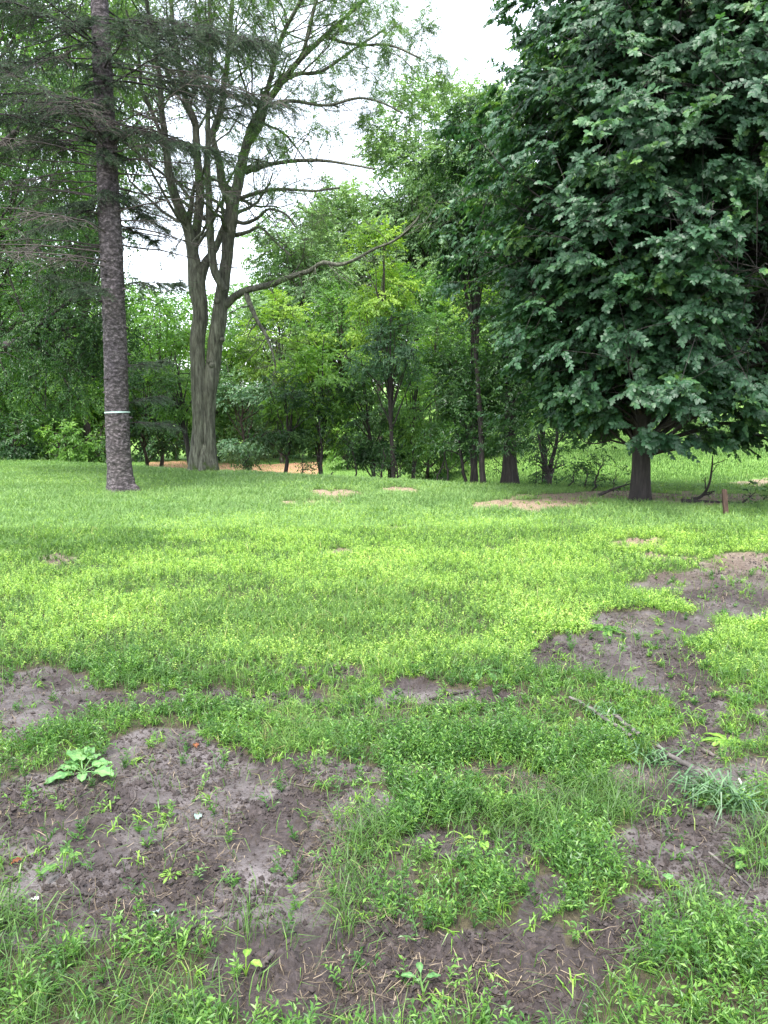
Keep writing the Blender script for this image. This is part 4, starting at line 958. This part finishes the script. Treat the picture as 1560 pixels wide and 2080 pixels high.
def old_trunk():
    rng = np.random.default_rng(9); b = G(995, 985); b[1] = 19; b[2] = float(base_h(b[0], 19)); root = empty('old_tree', b, 'thick flaring old trunk right of the slender trunks', 'tree', 'trees at the edge of the wood')
    zz = np.linspace(-.2, 9, 200); x = b[0] - .02*zz; pl = np.stack([x, 19+0*zz, b[2]+zz], 1)
    g = Geo(); tubes(g, pl[None], (.16*(1-zz*.09)+.09*np.exp(-np.maximum(zz, 0)*3.5))[None].clip(.02), 36, .5, furrow(.02, 15, 12, 4)); g.build('trunk', BK['black'], root, smooth=True, origin=b)
    M = 4200; o = np.stack([b[0]+rng.normal(0, .95, M), 19+rng.normal(-.3, .9, M), b[2]+rng.uniform(1.0, 7.8, M)], 1); lf = Geo()
    sprays(lf, rng, o, rng.normal(0, 1, o.shape)*[1, 1, .4], np.full(M, .3), 8, .085, .52, .3); lf.build('crown', LM['dark'], root, origin=b)
old_trunk()
def left_limbs():
    rng = np.random.default_rng(15); b = np.array([-12.2, 18.0, float(base_h(-12.2, 18.0))])
    root = empty('limb_tree', b, 'tree standing off the left edge whose dark limbs reach in behind the spruce', 'tree', 'trees at the edge of the wood'); g = Geo()
    zz = np.linspace(-.2, 9, 60); pl = np.stack([b[0]+0*zz, b[1]+0*zz, b[2]+zz], 1); tubes(g, pl[None], (.3-.024*zz)[None].clip(.04), 24, .5, furrow(.01, 12, 3))
    X0 = 780+(b[0])*F/18/cos(PITCH)
    L = hero_limbs([[(-250,760,0,34),(-60,720,0,26),(40,695,-.3,20),(85,660,-.6,14),(130,620,-.9,9),(175,590,-1.1,5)],[(30,700,-.2,14),(70,706,-.5,11),(130,740,-.9,8),(190,765,-1.2,5)],[(60,680,-.4,10),(120,672,-.6,8),(170,660,-.8,5),(205,655,-1,4)],
      [(-250,560,0,26),(-60,480,.2,16),(30,470,0,9),(90,520,-.3,6),(130,560,-.5,4)],[(-250,420,0,24),(-60,330,.2,15),(60,250,0,9),(140,190,-.3,6)]], 18, g, .006, 900, 14)
    lines = Lines(); tw = []; spec = dict(n=[6, 5, 4], jit=[.2, .25, .3], up=[0, -.02, -.05], kids=[5, 4], ang=(25, 65), len=(.4, .65), flat=.6, t0=.2)
    for s in L:
        for t in rng.uniform(.2, 1, 16):
            i = min(int(t*(len(s)-1)), len(s)-2); ax = unit(s[i+1, :3]-s[i, :3]); sd = unit(np.cross(ax, rng.normal(0, 1, 3)))
            grow(rng, lines, s[i, :3], ax*.6+sd*.7, 1.3*rng.uniform(.6, 1.3), max(s[i, 3]*.4, .01), 0, tw, spec)
    lines.flush(g, 5); g.build('trunk', BK['black'], root, smooth=True, origin=b)
    o = np.array([p for p, q in tw]); e = np.array([q for p, q in tw]); o = np.repeat(o, 3, 0); e = np.repeat(e, 3, 0)
    lf = Geo(); sprays(lf, rng, o+(e-o)*rng.uniform(0, 1, (len(o), 1)), (e-o)+rng.normal(0, .2, o.shape), np.full(len(o), .3), 8, .07, .5, .25, 1, .35); lf.build('crown', LM['dark'], root, origin=b)
left_limbs()

# ---- individual ground plants
def broadleaf(geo, rng, base, az, L, W_, pet, rise, wav=.08, tint=.5, shape='heart'):
    h = np.array([cos(az), sin(az), 0]); sd = np.array([-h[1], h[0], 0]); n = 9; t = np.linspace(0, 1, n)
    if shape == 'heart': wd = np.sin(pi*np.clip(t*.93+.07, 0, 1))**.55*(1-t*.35)
    elif shape == 'lance': wd = np.sin(pi*np.clip(t*.9+.05, 0, 1))
    else: wd = np.interp(t, [0, .3, .6, .85, 1], [.15, .35, .75, 1, .1])*(1+.25*np.cos(t*40))
    st = base + h*pet*cos(rise) + np.array([0, 0, 1])*pet*sin(rise)
    cs = np.linspace(-1, 1, 7); V = []
    for k in range(n):
        c = st + h*L*t[k]*cos(rise*.4) + np.array([0, 0, 1])*(L*(.28*t[k]-.42*t[k]**2))
        for q in cs: V.append(c + sd*W_*.5*wd[k]*q + np.array([0, 0, 1])*(W_*.10*abs(q) + wav*W_*sin(k*1.9+q*5) * abs(q)))
    V = np.array(V); i = np.arange(n-1)[:, None]*7; j = np.arange(6)[None]
    fc = np.stack([i+j, i+j+1, i+j+8, i+j+7], -1).reshape(-1, 4); tf = np.clip(tint + rng.normal(0, .16, len(fc)) + np.where(np.isin(np.tile(np.arange(6), n-1), (2, 3)), .25, -.08), 0, 1)
    geo.add(V, fc, tf)
    tubes(geo, np.stack([base, (base+st)/2+[0, 0, .004], st])[None], np.array([[.0022, .002, .0015]])*max(1, L/.08), 6, .8)
def plant(name, u, v, label, leaves, mat='broad', cat='plant', group=None, seed=0):
    rng = np.random.default_rng(600+seed); b = G(u, v); g = Geo()
    for (az, L, W_, pet, rise, sh) in leaves: broadleaf(g, rng, b, radians(az), L, W_, pet, radians(rise), .08, rng.uniform(.3, .8), sh)
    tag(g.build(name, LM[mat], smooth=True, origin=b), label, cat, group)
plant('burdock_plant', 168, 1572, 'burdock with large pale green wavy leaves at the edge of the left mud', [(115,.14,.14,.06,36,'heart'),(30,.085,.085,.045,26,'heart'),(-15,.10,.09,.06,12,'heart'),(170,.10,.08,.03,30,'heart'),(215,.12,.07,.04,8,'heart'),(-70,.06,.05,.03,15,'heart'),(70,.07,.06,.06,40,'heart'),(140,.09,.06,.05,25,'lance')], seed=1)
ros = lambda n, L, W_, rise, sh, s: [(k*360/n+np.random.default_rng(s+k).uniform(-20, 20), L*np.random.default_rng(s+k).uniform(.7, 1.15), W_, .012, rise*np.random.default_rng(s+k+50).uniform(.5, 1.4), sh) for k in range(n)]
plant('dandelion_plant', 347, 1787, 'lime green toothed rosette standing alone on the mud', ros(12, .038, .011, 50, 'tooth', 1), 'crab', seed=2)
plant('dandelion_plant', 985, 1366, 'upright toothed rosette at the lower edge of the bright weeds', ros(9, .16, .045, 50, 'tooth', 20), 'broad', seed=3)
plant('seedling', 130, 1778, 'two leaved seedling near the left edge of the mud', [(100,.045,.035,.07,80,'heart'),(230,.06,.035,.05,60,'heart'),(30,.04,.03,.06,70,'heart')], 'herb', group='seedlings on the mud', seed=4)
plant('seedling', 574, 1738, 'tiny lime seedling left of the straw tuft', ros(6, .020, .009, 60, 'lance', 40), 'crab', group='seedlings on the mud', seed=5)
plant('seedling', 977, 1745, 'seedling with one hanging round leaf among the weeds', [(-80,.05,.045,.07,80,'heart'),(60,.05,.03,.08,75,'lance'),(170,.04,.02,.08,70,'lance')], 'crab', group='seedlings on the mud', seed=6)
plant('seedling', 1360, 1820, 'round leaved seedling on the lower right mud', [(90,.04,.04,.05,80,'heart'),(-60,.035,.03,.03,50,'heart')], 'broad', group='seedlings on the mud', seed=7)
plant('seedling', 1520, 1770, 'broad leaved seedling beside the pale stick', [(120,.06,.05,.05,70,'heart'),(-30,.05,.045,.05,50,'heart'),(210,.05,.04,.04,50,'heart')], 'herb', group='seedlings on the mud', seed=8)
plant('seedling', 500, 2000, 'lime seedling beside the torn wood chunk', [(90,.05,.025,.05,80,'lance'),(-20,.04,.025,.05,70,'lance'),(200,.03,.015,.03,70,'lance')], 'crab', group='seedlings on the mud', seed=9)
plant('seedling', 855, 2015, 'spatula leaved seedling near the bottom centre', [(95,.06,.02,.04,80,'lance'),(160,.05,.02,.03,60,'lance'),(20,.05,.02,.03,60,'lance')], 'broad', group='seedlings on the mud', seed=10)
plant('dock_plant', 1475, 1510, 'leafy upright weed in the green right of the fallen branch', ros(14, .13, .035, 62, 'lance', 60), 'crab', seed=11)
plant('dock_plant', 1225, 1282, 'dark glossy rosette where the bright weeds meet the mud', ros(10, .17, .055, 40, 'lance', 80), 'herb', seed=12)
plant('dock_plant', 575, 1395, 'small yellow green rosette in the weeds left of centre', ros(6, .07, .02, 35, 'lance', 90), 'crab', seed=13)
plant('dock_plant', 1430, 1305, 'bluish broad weed on the right mud strip', ros(8, .14, .05, 45, 'lance', 110), 'broad', seed=14)
plant('dock_plant', 325, 1835, 'olive tuft on the mud left of the lime rosette', ros(6, .03, .01, 35, 'lance', 130), 'crab', seed=15) if False else None
def strap(u, v, n, L, label, seed):
    L = L*.78
    rng = np.random.default_rng(650+seed); b = G(u, v); g = Geo(); x = b[0]+rng.normal(0, .045, n); y = b[1]+rng.normal(0, .035, n)
    blades(g, rng, x, y, rng.uniform(.6, 1.2, n)*L, rng.uniform(.006, .010, n), .55, np.full(n, .5), 1.1, 3)
    tag(g.build('strap_leaf_clump', LM['lily'], origin=b), label, 'plant', 'strap leaved clumps along the fallen branch')
strap(1425, 1615, 70, .2, 'large dark strap leaved clump at the thick end of the fallen branch', 1)
strap(1500, 1640, 70, .22, 'strap leaved clump right of the largest one', 2)
strap(1318, 1553, 45, .16, 'middle strap leaved clump over the fallen branch', 3)
strap(1225, 1462, 40, .15, 'smallest strap leaved clump at the thin end of the fallen branch', 4)
def dry_leaf(u, v, s, mat, label, az=0):
    b = G(u, v)+[0, 0, .006]; g = Geo(); rng = np.random.default_rng(int(u)); broadleaf(g, rng, b, az, s, s*.8, .01, .2, .15, .5, 'heart')
    tag(g.build('fallen_leaf', LM[mat], smooth=True, origin=b), label, 'leaf', 'fallen leaves on the ground')
dry_leaf(22, 1760, .035, 'rust', 'orange fallen leaf at the left edge of the mud', 1)
dry_leaf(400, 1524, .04, 'rust', 'rusty fallen leaf at the top of the left mud patch', 2)
dry_leaf(402, 1672, .045, 'ghost', 'pale blue grey fallen leaf on the smooth mud', 1.8)
dry_leaf(672, 1318, .10, 'rust', 'rust brown fallen leaf standing in the middle of the grass', 1.5)
dry_leaf(62, 1835, .022, 'white', 'white scrap like leaf at the lower left', 0)
dry_leaf(293, 1872, .05, 'ghost', 'pale leaf beside the short dark twig', .8)
dry_leaf(1545, 1725, .03, 'rust', 'tan fallen leaf at the right edge of the mud', .8)
print('objects', len(bpy.data.objects), 'polys', sum(len(m.polygons) for m in bpy.data.meshes))
